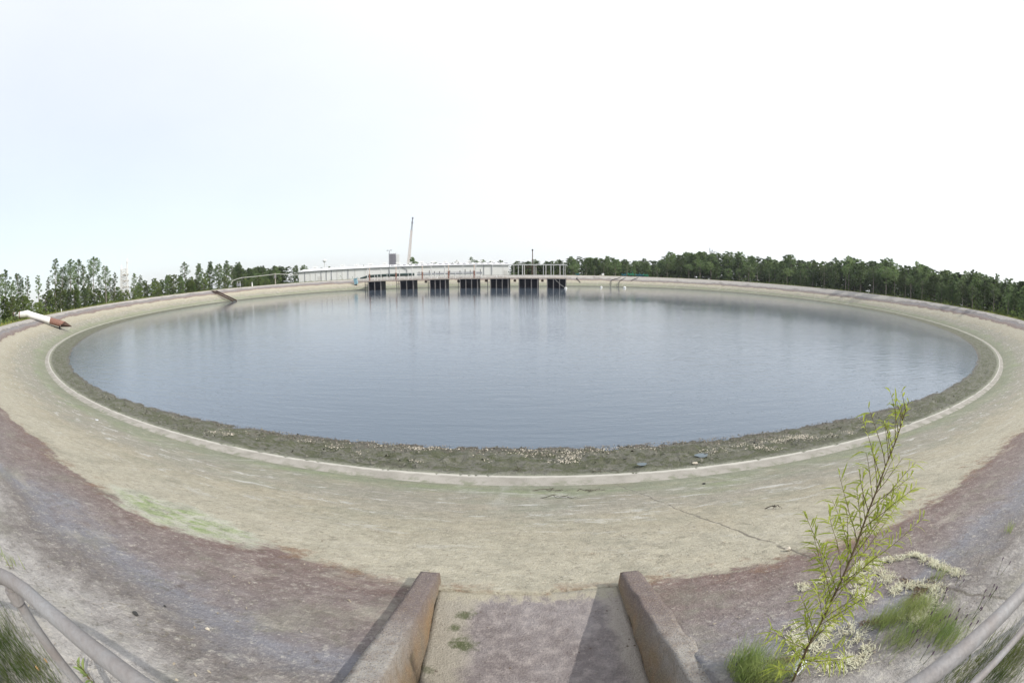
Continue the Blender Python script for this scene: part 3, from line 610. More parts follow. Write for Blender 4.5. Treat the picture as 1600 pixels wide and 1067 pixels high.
# ------------------------------------------------------------------ long white building
def building():
    dL, dR = 268, 262
    a, b = W(467, 430, dL), W(795, 430, dR); a.z = b.z = -1.1
    u = (b-a).normalized(); bk = Vector((-u.y, u.x, 0)); L = (b-a).length; Rm = Matrix.Rotation(math.atan2(u.y, u.x), 3, 'Z')
    zt = .0205*dL+.15; H = zt+1.1; mid = (a+b)/2+bk*14
    e = empty('warehouse', (mid.x, mid.y, -1.1), 'very long low white metal warehouse behind the platform', 'building')
    part(MB().box((mid.x, mid.y, -1.1+H/2-.3), (L, 28, H-.6), Rm), 'wall', M['white'], e)
    rf = MB(); ov = .5
    A_, B_ = a-u*ov-bk*ov, b+u*ov-bk*ov; z0 = zt-.3; z1 = zt+1.25
    V = [A_.to_2d().to_3d()+Vector((0, 0, z0)), B_.to_2d().to_3d()+Vector((0, 0, z0)), (B_+bk*14.5).to_2d().to_3d()+Vector((0, 0, z1)), (A_+bk*14.5).to_2d().to_3d()+Vector((0, 0, z1)), (B_+bk*29).to_2d().to_3d()+Vector((0, 0, z0)), (A_+bk*29).to_2d().to_3d()+Vector((0, 0, z0))]
    V += [v-Vector((0, 0, .25)) for v in V]
    rf.add(V, [(0, 1, 2, 3), (3, 2, 4, 5), (6, 9, 8, 7), (9, 11, 10, 8), (0, 6, 7, 1), (4, 10, 11, 5), (1, 7, 8, 2), (2, 8, 10, 4), (0, 3, 9, 6), (3, 5, 11, 9)])
    roof = part(rf, 'roof', M['roof'], e)
    gut = MB().bar(A_.to_2d().to_3d()+Vector((0, 0, z0-.22))-bk*.16, B_.to_2d().to_3d()+Vector((0, 0, z0-.22))-bk*.16, .3, .34); part(gut, 'gutter', M['trimgrey'], e)
    def onface(px):
        v = ray(px, 435); m_ = np.array([[v[0], -u.x], [v[1], -u.y]]); t_, s_ = np.linalg.solve(m_, np.array([a.x, a.y])); return a+u*s_
    for px in [484]+list(np.arange(529, 600, 23))+list(np.arange(620.5, 780, 19.3)):
        p = onface(px)+bk*14.2; part(MB().box((p.x, p.y, z1+.35), (1.3, 1.0, .9), Rm).box((p.x, p.y, z1+1.05), (3.0, 1.8, .5), Rm), 'ridge_vent', M['white'], roof)
    for px in np.arange(612, 795, 9.6):
        p = onface(px)+bk*7; t_ = 7.5/14.5; zc = z0+(z1-z0)*t_
        part(MB().box((p.x, p.y, zc+.06), (2.0, 5.5, .12), Rm @ Matrix.Rotation(math.atan((z1-z0)/14.5), 3, 'X')), 'skylight', M['grey'], roof)
    for px in (476.5, 485, 493.5, 502, 510, 518, 527, 535, 544, 555, 571, 608, 756, 768):
        p = onface(px)-bk*.14; part(MB().bar((p.x, p.y, -1.0), (p.x, p.y, zt-.5), .18 if int(px) % 2 else .28), 'downpipe', M['lightsteel'] if int(px) % 2 else M['trimgrey'], e)
    p = onface(625)-bk*.3; q = onface(636)-bk*.3
    part(MB().tube([(p.x, p.y, zt-.3), (q.x, q.y, zt-2.4), (q.x, q.y, -1)], .16, 8), 'slant_duct', M['trimgrey'], e)
    for px, wd, ht in ((500, 3.0, 3.0), (790, 2.2, 2.6)):
        p = onface(px)-bk*.06; part(MB().box((p.x, p.y, -1.1+ht/2), (wd, .12, ht), Rm), 'door', M['lightsteel'], e)
    # pipes in front
    f1, f2 = onface(566)-bk*9, onface(648)-bk*9; f1.z = f2.z = 0.05
    e2 = empty('header_pipe', (f1.x, f1.y, -1.1), 'long dark green header pipe in front of the white warehouse', 'pipe')
    part(MB().tube([f1-Vector((0, 0, 1.0)), f1+u*5+Vector((0, 0, .1)), f1.lerp(f2, .5)+Vector((0, 0, .25)), f2+Vector((0, 0, .2))], [.5, .8, .85, .85], 12), 'pipe_run', M['dkgreen'], e2, True)
    for t in np.linspace(.1, .95, 9): q = f1.lerp(f2, float(t)); part(MB().box((q.x, q.y, -.8), (.5, .8, 1.0), Rm), 'saddle', M['conc'], e2)
    g1, g2 = onface(652)-bk*7, onface(751)-bk*7; g1.z = g2.z = .15
    e3 = empty('pipe_rack', (g1.x, g1.y, -1.1), 'grey pipe rack with valves in front of the right half of the warehouse', 'pipe rack')
    part(MB().tube([g1, g2], .42, 10).tube([g1+Vector((0, 0, .9)), g2+Vector((0, 0, .7))], .14, 8), 'pipe_run', M['trimgrey'], e3, True)
    for t in np.linspace(.03, .97, 13):
        q = g1.lerp(g2, float(t)); part(MB().box((q.x, q.y, -.6), (.3, .5, 1.1), Rm), 'leg', M['trimgrey'], e3)
        if random.random() < .65: part(MB().tube([q+Vector((0, 0, .3)), q+Vector((0, 0, 1.5+random.random()))], .2, 8), 'valve', M['dark'], e3)
building()

# ------------------------------------------------------------------ far structures
def lattice(mb, a, b, wd0, wd1, n, r):
    a = Vector(a); b = Vector(b); d = (b-a).normalized(); u = d.orthogonal().normalized(); v = d.cross(u); pr = None
    for i in range(n+1):
        t = i/n; c = a.lerp(b, t); w_ = (wd0+(wd1-wd0)*t)/2; cs = [c+u*w_*x+v*w_*y for x, y in ((1, 1), (1, -1), (-1, -1), (-1, 1))]
        for k in range(4): mb.bar(cs[k], cs[(k+1) % 4], r)
        if pr:
            for k in range(4): mb.bar(pr[k], cs[k], r*1.6); mb.bar(pr[k], cs[(k+1) % 4], r)
        pr = cs
def far_things():
    # lattice boom crane behind the warehouse
    d = 420; base = W(636.8, 425, d); top = W(644.8, 341, d); base.z = -4
    e = empty('crawler_crane', base, 'tall pale crane boom rising behind the white warehouse', 'crane')
    mb = MB(); j = base.lerp(top, .80); lattice(mb, base+Vector((0, 0, 3)), j, 2.3, 1.5, 26, .13); part(mb, 'main_boom', M['cranetan'], e)
    mb = MB(); lattice(mb, j, top, 1.1, .6, 8, .12); mb.box(top, (1.4, 1.4, 1.8)).box(j.lerp(top, .62), (1.6, 1.6, 1.5)); part(mb, 'jib', M['trimgrey'], e)
    part(MB().box(base+Vector((-2, 3, 2.6)), (5, 8, 2.8)), 'cab', M['yellow'], e, bevel=.2); 
    for k in (-3, 3): part(MB().box(base+Vector((k, 2, .7)), (1.2, 9, 1.4)), 'crawler', M['dark'], e)
    part(MB().tube([base+Vector((-2, 6, 4)), top], .08, 5), 'hoist_rope', M['dark'], e)
    # grey test tower with white stair tower
    d = 800; c = W(613.3, 430, d); u = Vector((c.y, -c.x, 0)).normalized(); Rm = Matrix.Rotation(math.atan2(u.y, u.x), 3, 'Z'); H = tanel(612, 397)*d
    e = empty('test_tower', (c.x, c.y, -4), 'blocky grey tower with a white stair frame beyond the warehouse', 'tower')
    mb = MB().box((c.x, c.y, H/2-2), (12.5, 14, H+4), Rm)
    for z in np.arange(3, H, 4.2): mb.box((c.x, c.y, z), (13.1, 14.6, .5), Rm)
    for k in (-6.3, -2.1, 2.1, 6.3): q = c+u*k; mb.bar((q.x, q.y-.0, -3), (q.x, q.y, H+1.6), .6)
    part(mb, 'tower_block', M['grey'], e); mb = MB(); q = c+u*9.4; lattice(mb, (q.x, q.y, -4), (q.x, q.y, H-1), 5.0, 5.0, 12, .45); part(mb, 'stair_frame', M['white'], e)
    # white lattice stand far left
    d = 850; c = W(195.5, 440, d); c.z = -4; H = tanel(193, 421)*d; H2 = tanel(197.5, 404)*d; u = Vector((c.y, -c.x, 0)).normalized()
    e = empty('launch_stand', c, 'distant white lattice stand with a tall mast beyond the left trees', 'tower')
    mb = MB(); q = c-u*2; lattice(mb, q, q+Vector((0, 0, H+4)), 17, 12, 11, .9); part(mb, 'lattice_base', M['lightsteel'], e)
    q = c+u*5; part(MB().lathe([(1.9, 0), (1.9, H2-4), (2.6, H2-3.5), (2.6, H2), (1, H2+4)], q, 12), 'mast', M['white'], e, True)
    q = c-u*8; part(MB().lathe([(2.4, 0), (2.4, H+6), (.8, H+12)], q, 12), 'tank_column', M['white'], e, True)
    for z in np.arange(8, H, 11): q = c-u*1; part(MB().box((q.x, q.y, z), (15, 12, 2.2)), 'platform', M['conc'], e)
    # water tower left of the warehouse
    d = 1100; c = W(507, 407.5, d); 
    e = empty('water_tower', (c.x, c.y, -4), 'small white water tower globe in the haze above the left end of the warehouse', 'water tower')
    r = 4.4; part(MB().lathe([(.5, -r)]+[(r*1.15*math.cos(t), r*.85*math.sin(t)) for t in np.linspace(-1.4, 1.4, 10)], c, 18), 'tank', M['white'], e, True)
    part(MB().lathe([(3, -c.z-4), (1.1, -c.z+4), (1.0, -5), (1.6, -3.4)], c, 12), 'stem', M['white'], e, True)
    # stand on the right above the wood
    d = 1200; c = W(1113, 410, d); c.z = -4; u = Vector((c.y, -c.x, 0)).normalized(); H = tanel(1113, 391)*d
    e = empty('test_stand', c, 'pale distant test stand with crane arms above the right wood', 'tower')
    mb = MB(); lattice(mb, c, c+Vector((0, 0, H)), 16, 10, 12, .8); part(mb, 'frame', M['lightsteel'], e)
    mb = MB(); q = c-u*7; mb.bar(q+Vector((0, 0, H-16)), q+Vector((0, 0, H+10)), 1.6); q2 = c+u*14; mb.bar(c+Vector((0, 0, H)), c+Vector((0, 0, H+5)), 2); mb.bar(c+Vector((0, 0, H+1))-u*3, q2+Vector((0, 0, H-2)), 1.6); part(mb, 'crane_arm', M['trimgrey'], e)
    # light poles
    for px, py, dd, lab, nm in ((608.3, 391.5, 245, 'tall grey twin-headed light pole in front of the grey tower', 'light_pole'), (832, 391.5, 222, 'brown single pole with a small round head behind the right part of the platform', 'mast_pole')):
        c = W(px, py, dd); g = ground(c.x, c.y); e = empty(nm, (c.x, c.y, g), lab, 'pole')
        part(MB().tube([(c.x, c.y, g-.3), (c.x, c.y, c.z)], [.24, .14] if nm == 'light_pole' else [.26, .22], 10), 'shaft', M['trimgrey'] if nm == 'light_pole' else M['dkrust'], e, True)
        if nm == 'light_pole': mb = MB().bar(c+Vector((-1.1, 0, 0)), c+Vector((1.1, 0, 0)), .12).box(c+Vector((-1.1, -.2, .05)), (.8, .6, .3)).box(c+Vector((1.1, -.2, .05)), (.8, .6, .3))
        else: mb = MB().lathe([(.2, -.3), (.42, -.1), (.42, .5), (.15, .7)], c, 10)
        part(mb, 'lamp_head', M['dark'], e)
    # overhead white line, post and fittings on the left bank
    d = crest(430, 14.5); p = W(430, 427, d); g = ground(p.x, p.y); e = empty('service_post', (p.x, p.y, g), 'pale service post with a meter box on the left bank, carrying the overhead pipe', 'post')
    part(MB().bar((p.x, p.y, g-.2), p, .35), 'shaft', M['conc'], e); part(MB().box((p.x, p.y-.3, p.z-1.7), (1.1, .6, 1.6)), 'meter_box', M['galv'], e)
    pts = [W(x, y, crest(x, 14.5)+4) for x, y in ((361, 444), (363, 439), (369, 436.5), (378, 434), (400, 432), (430, 428.4), (447, 428.6), (467, 429.5))]
    e = empty('overhead_pipe', pts[0], 'thin pale overhead pipe crossing behind the left bank to the warehouse', 'pipe'); part(MB().tube(pts, .11, 8), 'pipe_run', M['lightsteel'], e, True)
    for x, y in ((378, 434), (455, 429)):
        q = W(x, y, crest(x, 14.5)+4); part(MB().bar((q.x, q.y, ground(q.x, q.y)), q, .14), 'pole', M['galv'], e)
    q = W(373, 443, crest(373, 14)+2); g = ground(q.x, q.y); e = empty('control_cabinet', (q.x, q.y, g), 'bluish grey control cabinet under the left end of the overhead pipe', 'cabinet')
    part(MB().box((q.x, q.y, g+1.3), (2.2, 1, 1.5)), 'cabinet', M['trimgrey'], e, bevel=.05); part(MB().bar((q.x-.9, q.y, g), (q.x-.9, q.y, g+2.9), .15).bar((q.x+.9, q.y, g), (q.x+.9, q.y, g+2.9), .15).bar((q.x-1.2, q.y, g+2.9), (q.x+1.2, q.y, g+2.9), .15), 'frame', M['lightsteel'], e)
    for px, py, lab in ((394, 446, 'short white marker post on the left bank below the bushes'), (96, 485, 'small white marker post on the grass below the tall left pines')):
        q = W(px, py, crest(px, 14)); g = ground(q.x, q.y); o = MB().lathe([(.32, -.1), (.32, 1.3), (.18, 1.35), (.18, 1.6), (.3, 1.65), (.3, 1.9), (.1, 2.0)] if px > 200 else [(.15, -.1), (.15, .7), (.05, .8)], (q.x, q.y, g), 10).build('marker_post', M['white'], None, True, origin=(q.x, q.y, g)); tag(o, lab, 'post')
far_things()

# ------------------------------------------------------------------ trees
def quads(C, size, r, flat=0.0):
    n = len(C); a = r.normal(size=(n, 3)); a[:, 2] *= (1-flat); a /= np.linalg.norm(a, axis=1)[:, None]; b = r.normal(size=(n, 3)); b -= a*(a*b).sum(1)[:, None]; b /= np.linalg.norm(b, axis=1)[:, None]
    s1 = (size*r.uniform(.6, 1.3, n))[:, None]; s2 = s1*r.uniform(.35, .7, n)[:, None]
    V = np.stack([C-a*s1, C+b*s2, C+a*s1, C-b*s2], 1).reshape(-1, 3); F = np.arange(n*4).reshape(-1, 4); return V, F
def tree_arrays(seed, H=20., bare=.5, rad=2.6, ncl=26, nl=110, ls=.26, kind='pine'):
    r = np.random.default_rng(seed); cl = []; lean = r.normal(size=2)*.35
    for i in range(ncl):
        t = (i+.5)/ncl; z = H*(bare+(1-bare)*t**.9*.98)
        if kind == 'pine': pr = (1.02-t)**.38*(.35+.65*min(1, t*3+.25))
        elif kind == 'spire': pr = (1.0-t)**.55*(.5+.5*min(1, t*5))+.08
        else: pr = math.sqrt(max(0, 1-(2*t-.85)**2*.75))*.95
        rr = rad*pr*r.uniform(.35, 1.05); a = i*2.4+r.uniform(-.6, .6); cx = lean[0]*t
        cl.append((rr*math.cos(a)+cx, rr*math.sin(a)+lean[1]*t, z, (.55+.55*pr)*rad*(.34 if t < .8 else .22)*r.uniform(.6, 1.35)))
    if kind == 'pine':   # a few stray lower boughs
        for _ in range(3): a = r.uniform(0, 6.28); q = r.uniform(.5, 1)*rad*.7; cl.append((q*math.cos(a), q*math.sin(a), H*bare*r.uniform(.72, .98), rad*.22))
    C = []
    for x, y, z, q in cl:
        m = int(nl*r.uniform(.6, 1.2)); p = r.normal(size=(m, 3)); p /= np.linalg.norm(p, axis=1)[:, None]; p *= (r.uniform(0, 1, m)**.45)[:, None]; p[:, 2] *= .62
        C.append(p*q*1.15+np.array([x, y, z]))
    V, F = quads(np.concatenate(C), ls, r, .2)
    tm = MB(); n = 8; tp = [(lean[0]*max(0, i/n-.3)*.9, lean[1]*max(0, i/n-.3)*.9, H*.97*i/n-.6*(i == 0)) for i in range(n+1)]
    r0 = .016*H if kind != 'broad' else .02*H; tm.tube(tp, [max(.03, r0*(1-.85*i/n)) for i in range(n+1)], 7)
    for x, y, z, q in cl[::1]:
        zb = max(z-H*.06-abs(x)*.3, H*bare*.6); k = min(zb/(H*.97), 1); b0 = Vector((lean[0]*max(0, k-.3)*.9, lean[1]*max(0, k-.3)*.9, zb)); tm.tube([b0, Vector((x, y, z)).lerp(b0, .4)+Vector((0, 0, .15)), (x, y, z)], [.05*H/20*1.4, .05, .025], 4, False)
    return V, F, tm
KIND = []
def make_kind(name, seed, leafm, **kw):
    V, F, tm = tree_arrays(seed, **kw); cm = npmesh('crown', V, F, leafm)
    me = bpy.data.meshes.new('trunk'); me.from_pydata(tm.v, [], tm.f); me.materials.append(M['bark']); me.update()
    KIND.append((name, me, cm, kw.get('H', 20.)))
    return len(KIND)-1
K_tall = [make_kind('pine_tree', 11+i, M['pine'], bare=.50+.05*i, rad=3.1+.4*i, ncl=22+3*i, nl=78, ls=.25) for i in range(4)]
K_thin = [make_kind('pine_tree', 31+i, M['pine'], bare=.58, rad=2.2, ncl=17, nl=75, ls=.24) for i in range(2)]
K_dense = [make_kind('pine_tree', 41+i, M['pine'], bare=.14+.05*i, rad=3.4+.3*i, ncl=46, nl=110, ls=.30, kind='spire' if i % 2 else 'pine') for i in range(5)]
K_broad = [make_kind('broadleaf_tree', 61+i, M['leaf'], H=14., bare=.15, rad=3.2, ncl=34, nl=130, ls=.25, kind='broad') for i in range(3)]
used = set()
def plant(k, x, y, zt, label, cat, group=None, zb=None, wid=1.0):
    name, tme, cme, H = KIND[k]; zb = ground(x, y)-.2 if zb is None else zb; sc_ = (zt-zb)/H
    e = bpy.data.objects.new(name, None); sc.collection.objects.link(e); e.location = (x, y, zb); e.rotation_euler = (0, 0, random.uniform(0, 6.28)); wd = sc_**.6*wid
    e.scale = (wd*random.uniform(.88, 1.15), wd*random.uniform(.88, 1.15), sc_); tag(e, label, cat, group)
    link('trunk', tme, e); link('crown', cme, e); return e
def skyx(px): return float(np.interp(px, EX, EY))
EX = [-20, 0, 20, 340, 370, 385, 400, 440, 470, 500, 520, 560, 600, 632, 642, 655, 680, 700, 745, 770, 800, 830, 860, 872, 900, 925, 950, 985, 1010, 1030, 1040, 1065, 1100, 1130, 1160, 1200, 1210, 1235, 1250, 1300, 1325, 1345, 1380, 1420, 1440, 1460, 1500, 1520, 1550, 1575, 1600, 1640]
EY = [420, 421, 428, 410, 408, 420, 416, 414, 413, 412, 415, 419, 418, 412, 405, 404, 409, 408, 403, 407, 405, 404, 405, 402, 398, 400, 399, 406, 404, 405, 396, 391, 392, 392, 395, 399, 404, 397, 404, 405, 401, 402, 404, 412, 409, 416, 424, 422, 428, 437, 434, 440]
cache = {}
def cd_(px):
    k = int(px//8)
    if k not in cache: cache[k] = crest(k*8+4)
    return cache[k]
def put(px, back, ty, k, label, cat, group=None, wid=1.0):
    d = cd_(px)+back; p = W(px, 440, d); zt = tanel(px, ty)*d; return plant(k, p.x, p.y, zt, label, cat, group, wid=wid)
G1 = 'pines crowding the wood behind the right bank'
L1 = 'dark pine in the dense wood behind the right bank'
for row, (back, f0, f1) in enumerate(((14, .52, .84), (21, .66, .95), (29, .82, 1.0), (38, .92, 1.03))):
    n = 46 if row < 3 else 40
    for i in range(n):
        px = 890+(1630-890)*(i+random.uniform(.1, .9))/n
        ty = skyx(px); hz = 431+((px-800)/800)**2*62; ty = hz-(hz-ty)*random.uniform(f0, f1)
        put(px, back+random.uniform(-3, 3), ty+random.choice((0, 0, 1, 3)), random.choice(K_dense+K_dense+K_tall[1:3] if row > 1 else (K_dense if row else K_dense+K_tall+K_thin)), L1, 'tree', G1, wid=1.35 if row else 1.15)
for px, ty, lab in ((1236, 397.5, 'lone round-topped pine standing proud of the right wood, beside a gap'), (1325, 399.5, 'pale leafy-topped pine poking above the middle of the right wood'), (1386, 403, 'broad double-topped pine above the right wood'), (1434, 408.5, 'dark pine with a pointed crown rising right of the double-topped one'), (1520, 421, 'tall pine above the gaps at the right end of the wood'), (1558, 427.5, 'slim pine alone in the sky gap near the right edge')):
    put(px, 26, ty, random.choice(K_tall[:3]), lab, 'tree')
# left bank: individual tall pines
LT = [(8, 421, 0, 22, 'tall pine at the left edge of the picture'), (28, 427, 1, 20, 'second pine from the left edge, right of the edge pine'), (-4, 428, 2, 16, None), (18, 440, 1, 14, None), (34, 440, 0, 17, None), (43, 430, 'n', 26, 'thin lone pine in the sky gap, left one of two'), (60, 429, 'n', 26, 'thin lone pine in the sky gap, right one of two'),
      (75, 432, 'n', 22, 'short thin pine left of the tall left cluster'), (86, 404, 0, 14, 'tall left-hand pine of the high cluster with a long bare trunk'), (97, 417, 1, 18, 'lower slim pine between the two tallest of the left cluster'), (110, 405, 2, 15, 'bushy-topped pine in the middle of the high left cluster'), (122, 405, 1, 20, 'pine just right of the middle of the high left cluster'),
      (131, 416, 0, 13, 'shorter pine inside the right half of the high left cluster'), (146, 402, 3, 16, 'widest and highest pine of the left cluster'), (165, 415, 1, 14, 'pine at the right end of the high left cluster'), (179, 425, 'n', 16, 'small pine just left of the distant white stand'), (209, 427, 0, 20, 'small pine just right of the distant white stand'),
      (219, 429, 'n', 24, 'faint thin pine right of the distant white stand'), (289, 409, 1, 12, 'round-headed tree standing clear above the left bushes'), (311, 411, 2, 14, 'dark pine left of the dense clump by the ramp'), (328, 408, 2, 16, 'dark pine in the dense clump above the ramp'), (341, 412, 3, 13, 'spreading dark pine in the dense clump above the ramp'), (355, 406.5, 2, 14, 'highest dark pine of the clump above the ramp'), (363, 415, 1, 17, 'rightmost dark pine of the clump above the ramp')]
for px, ty, k, back, lab in LT:
    kk = random.choice(K_thin) if k == 'n' else K_tall[k]
    if px in (311, 328, 341, 355): kk = random.choice(K_dense[:3])
    put(px, back, ty, kk, lab or 'pine in the dark clump at the left edge', 'tree', None if lab else 'pines in the dark clump at the left edge', wid=.85 if k == 'n' else .92)
for px, ty in ((102, 432), (116, 430), (138, 428), (154, 430), (172, 434)): put(px, 22, ty, K_tall[random.randint(0, 2)], 'low slim pine filling the high left cluster', 'tree', 'low pines in the left cluster')
# left understorey: broadleaf
for i in range(38):
    px = 66+(300-66)*(i+random.random())/38; ty = np.interp(px, [60, 90, 150, 190, 215, 235, 262, 300], [462, 447, 449, 450, 441, 437, 431, 432])+random.uniform(-3, 7)
    put(px, 10+random.uniform(0, 10), float(ty), random.choice(K_broad+K_dense[:1]), 'leafy low tree in the undergrowth left of the ramp', 'tree', 'low leafy trees behind the left bank')
for i in range(10): px = 0+66*(i+random.random())/10; put(px, 9+random.uniform(0, 16), np.interp(px, [0, 40, 50, 66], [462, 462, 471, 466])+random.uniform(-2, 4), random.choice(K_broad), 'leafy low tree at the far left behind the white pipe', 'tree', 'low leafy trees behind the white pipe')
for i in range(34):
    px = 368+(452-368)*(i+random.random())/34 if i < 26 else 455+(560-455)*(i-26+random.random())/8; back = random.choice((14, 24, 34)); hz = 440; ty = hz-(hz-skyx(px))*(1 if back > 30 else random.uniform(.6, .95))
    put(px, back+(6 if px < 452 else 55), ty+random.uniform(-1, 3), random.choice(K_dense), 'dark pine in the wood between the ramp and the warehouse', 'tree', 'pines between the ramp and the warehouse')
for i in range(9): px = 376+(430-376)*(i+random.random())/9; put(px, 5+random.uniform(0, 5), 434+random.uniform(-2, 6), random.choice(K_broad), 'bright green bush under the overhead pipe', 'bush', 'bushes under the overhead pipe')
for i in range(12): px = random.uniform(296, 372); put(px, 8+random.uniform(0, 8), 430+random.uniform(-4, 12), random.choice(K_broad), 'leafy low tree under the dark clump by the ramp', 'tree', 'low leafy trees under the dark clump')
for i in range(26):
    px = 632+(880-632)*(i+random.random())/26; d = 330+random.uniform(-12, 12); p = W(px, 430, d); ty = skyx(px)+random.choice((0, 1, 3, 5, 7))
    if 800 > px and random.random() < .12: ty = 401.5
    plant(random.choice(K_dense+K_tall), p.x, p.y, tanel(px, ty)*d, 'pine showing above the warehouse roof', 'tree', 'pines behind the warehouse', zb=-4.5, wid=1.2)
for i in range(9): px = 800+(880-800)*(i+random.random())/9; put(px, 8, 423+random.uniform(-2, 4), random.choice(K_broad), 'bright green bush behind the right end of the platform', 'bush', 'bushes behind the platform')
for px, ty in ((568, 414), (579, 415.5), (592, 416)): p = W(px, 430, 340); plant(K_thin[0], p.x, p.y, tanel(px, ty)*340, 'small treetop peeping over the left half of the warehouse roof', 'tree', 'treetops over the left half of the warehouse', zb=-4.5)
# the wood behind, read as one mass
def forest():
    Vs = []; Fs = []; b = 0; r = np.random.default_rng(5); base = [tree_arrays(80+i, bare=.1, rad=3.0, ncl=24, nl=26, ls=.5, kind='pine')[:2] for i in range(4)]
    spots = []
    for i in range(150): spots.append((884+(1640-884)*(i+r.random())/150, r.uniform(42, 58), r.uniform(.84, .95)))
    for i in range(30): spots.append((806+(884-806)*(i+r.random())/30, r.uniform(16, 30), r.uniform(.5, .9)))
    for i in range(22): spots.append((372+r.random()*80, r.uniform(42, 58), r.uniform(.85, .97)))
    for px, back, f in spots:
        d = cd_(px)+back; p = W(px, 440, d); hz = 431+((px-800)/800)**2*62; ty = hz-(hz-skyx(px))*f; H = tanel(px, ty)*d+4.5; V, F = base[r.integers(4)]
        a = r.random()*6.28; c, s_ = math.cos(a), math.sin(a); k = H/20; V2 = np.stack([(V[:, 0]*c-V[:, 1]*s_)*1.7+p.x, (V[:, 0]*s_+V[:, 1]*c)*1.7+p.y, V[:, 2]*k-4.5], 1); Vs.append(V2); Fs.append(F+b); b += len(V)
    # low brush along the feet of the trees
    C = []
    for i in range(900):
        px = r.uniform(885, 1640) if r.random() < .7 else r.uniform(-10, 560); d = cd_(px)+r.uniform(9, 34); p = W(px, 440, d); h = r.uniform(.8, 3.4); g = ground(p.x, p.y); q = r.normal(size=(26, 3))*np.array([1.1, 1.1, h*.35])+np.array([p.x, p.y, g+h*.5]); C.append(q)
    V, F = quads(np.concatenate(C), .35, r); o = link('underbrush', npmesh('underbrush', V, F, M['leaf'])); tag(o, 'tangled low brush at the feet of the trees', 'underbrush', kind='stuff')
    o = link('far_wood', npmesh('far_wood', np.concatenate(Vs), np.concatenate(Fs), M['pine'])); tag(o, 'dark mass of wood behind the front trees', 'wood', kind='stuff')
forest()

# ------------------------------------------------------------------ grass
def blades(name, P, h, wd, mat, label, cat='grass', lean=.45, kind='stuff', seed=1, par=None):
    P = np.asarray(P, float); n = len(P); r = np.random.default_rng(seed); H = h*r.uniform(.45, 1.25, n); a = r.uniform(0, 6.283, n); L = lean*r.uniform(.2, 1.3, n)*H
    dx, dy = np.cos(a)*L, np.sin(a)*L; w_ = wd*r.uniform(.6, 1.3, n); b = a+np.pi/2+r.normal(size=n)*.5; sx, sy = np.cos(b)*w_/2, np.sin(b)*w_/2; rows = []
    for t, k in ((0, 1.), (.35, .9), (.7, .65), (1.0, .05)):
        cx = P[:, 0]+dx*t**2; cy = P[:, 1]+dy*t**2; cz = P[:, 2]+H*(t-.18*lean*t*t); rows.append(np.stack([cx-sx*k, cy-sy*k, cz], 1)); rows.append(np.stack([cx+sx*k, cy+sy*k, cz], 1))
    V = np.stack(rows, 1).reshape(-1, 3); b0 = np.arange(n)[:, None]*8; F = np.concatenate([b0+np.array([[2*i, 2*i+1, 2*i+3, 2*i+2]]) for i in range(3)], 0)
    o = link(name, npmesh(name, V, F, mat), par)
    if kind: tag(o, label, cat, kind=kind)
    return o
r = np.random.default_rng(3)
def scatter(pxs, n, sp):       # scatter ground points round surveyed spots
    out = []
    for (x, y), m in pxs:
        c = hit(x, y, 30)
        q = np.stack([c.x+r.normal(size=m)*sp[0], c.y+r.normal(size=m)*sp[1]], 1); z = surf(q[:, 0], q[:, 1])[1]; out.append(np.column_stack([q, z-.01]))
    return np.concatenate(out)
pts = []
for i in range(9000):
    px = r.uniform(-30, 560) if r.random() < .45 else r.uniform(884, 1640); d = cd_(px)+r.uniform(1.3, 9)**1.0; v = W(px, 440, d); pts.append((v.x, v.y, ground(v.x, v.y)-.03))
blades('crest_grass', pts, .5, .09, M['crestgrass'], 'rough yellow green grass along the crest of the bank', seed=4)
P_ = scatter([((1165, 1040), 420), ((1150, 1065), 300), ((1195, 1060), 400)], 0, (.06, .05)); blades('grass', P_[(P_[:, 0] > 1.11)], .20, .0034, M['grass'], 'bright green grass tuft beside the right chute wall', seed=5)
P_ = scatter([((1385, 975), 200), ((1425, 955), 260), ((1455, 975), 240), ((1475, 1000), 220), ((1410, 1000), 160)], 0, (.085, .065)); blades('grass', np.concatenate([P_, P_+[.01, .008, 0]]), .15, .0028, M['grass'], 'fine green grass behind the willow sapling by the right rail', seed=6)
P_ = scatter([((1500, 1060), 350), ((1560, 1050), 600), ((1590, 1010), 450), ((1540, 1030), 200)], 0, (.11, .09)); blades('grass', P_, .085, .004, M['drygrass'], 'dark matted grass under the right rail', seed=7)
P_ = scatter([((10, 1010), 330), ((40, 1040), 330), ((5, 1060), 300), ((70, 1063), 160), ((5, 970), 120)], 0, (.10, .08)); blades('grass', P_, .13, .0035, M['drygrass'], 'dark green grass below the left rail', seed=8)
P_ = scatter([((560+900, 905), 30), ((20, 880), 14), ((0, 870), 16), ((1575, 830), 20)], 0, (.04, .04)); blades('grass', P_, .14, .006, M['grass'], 'sparse green blades sprouting from the concrete', seed=9)

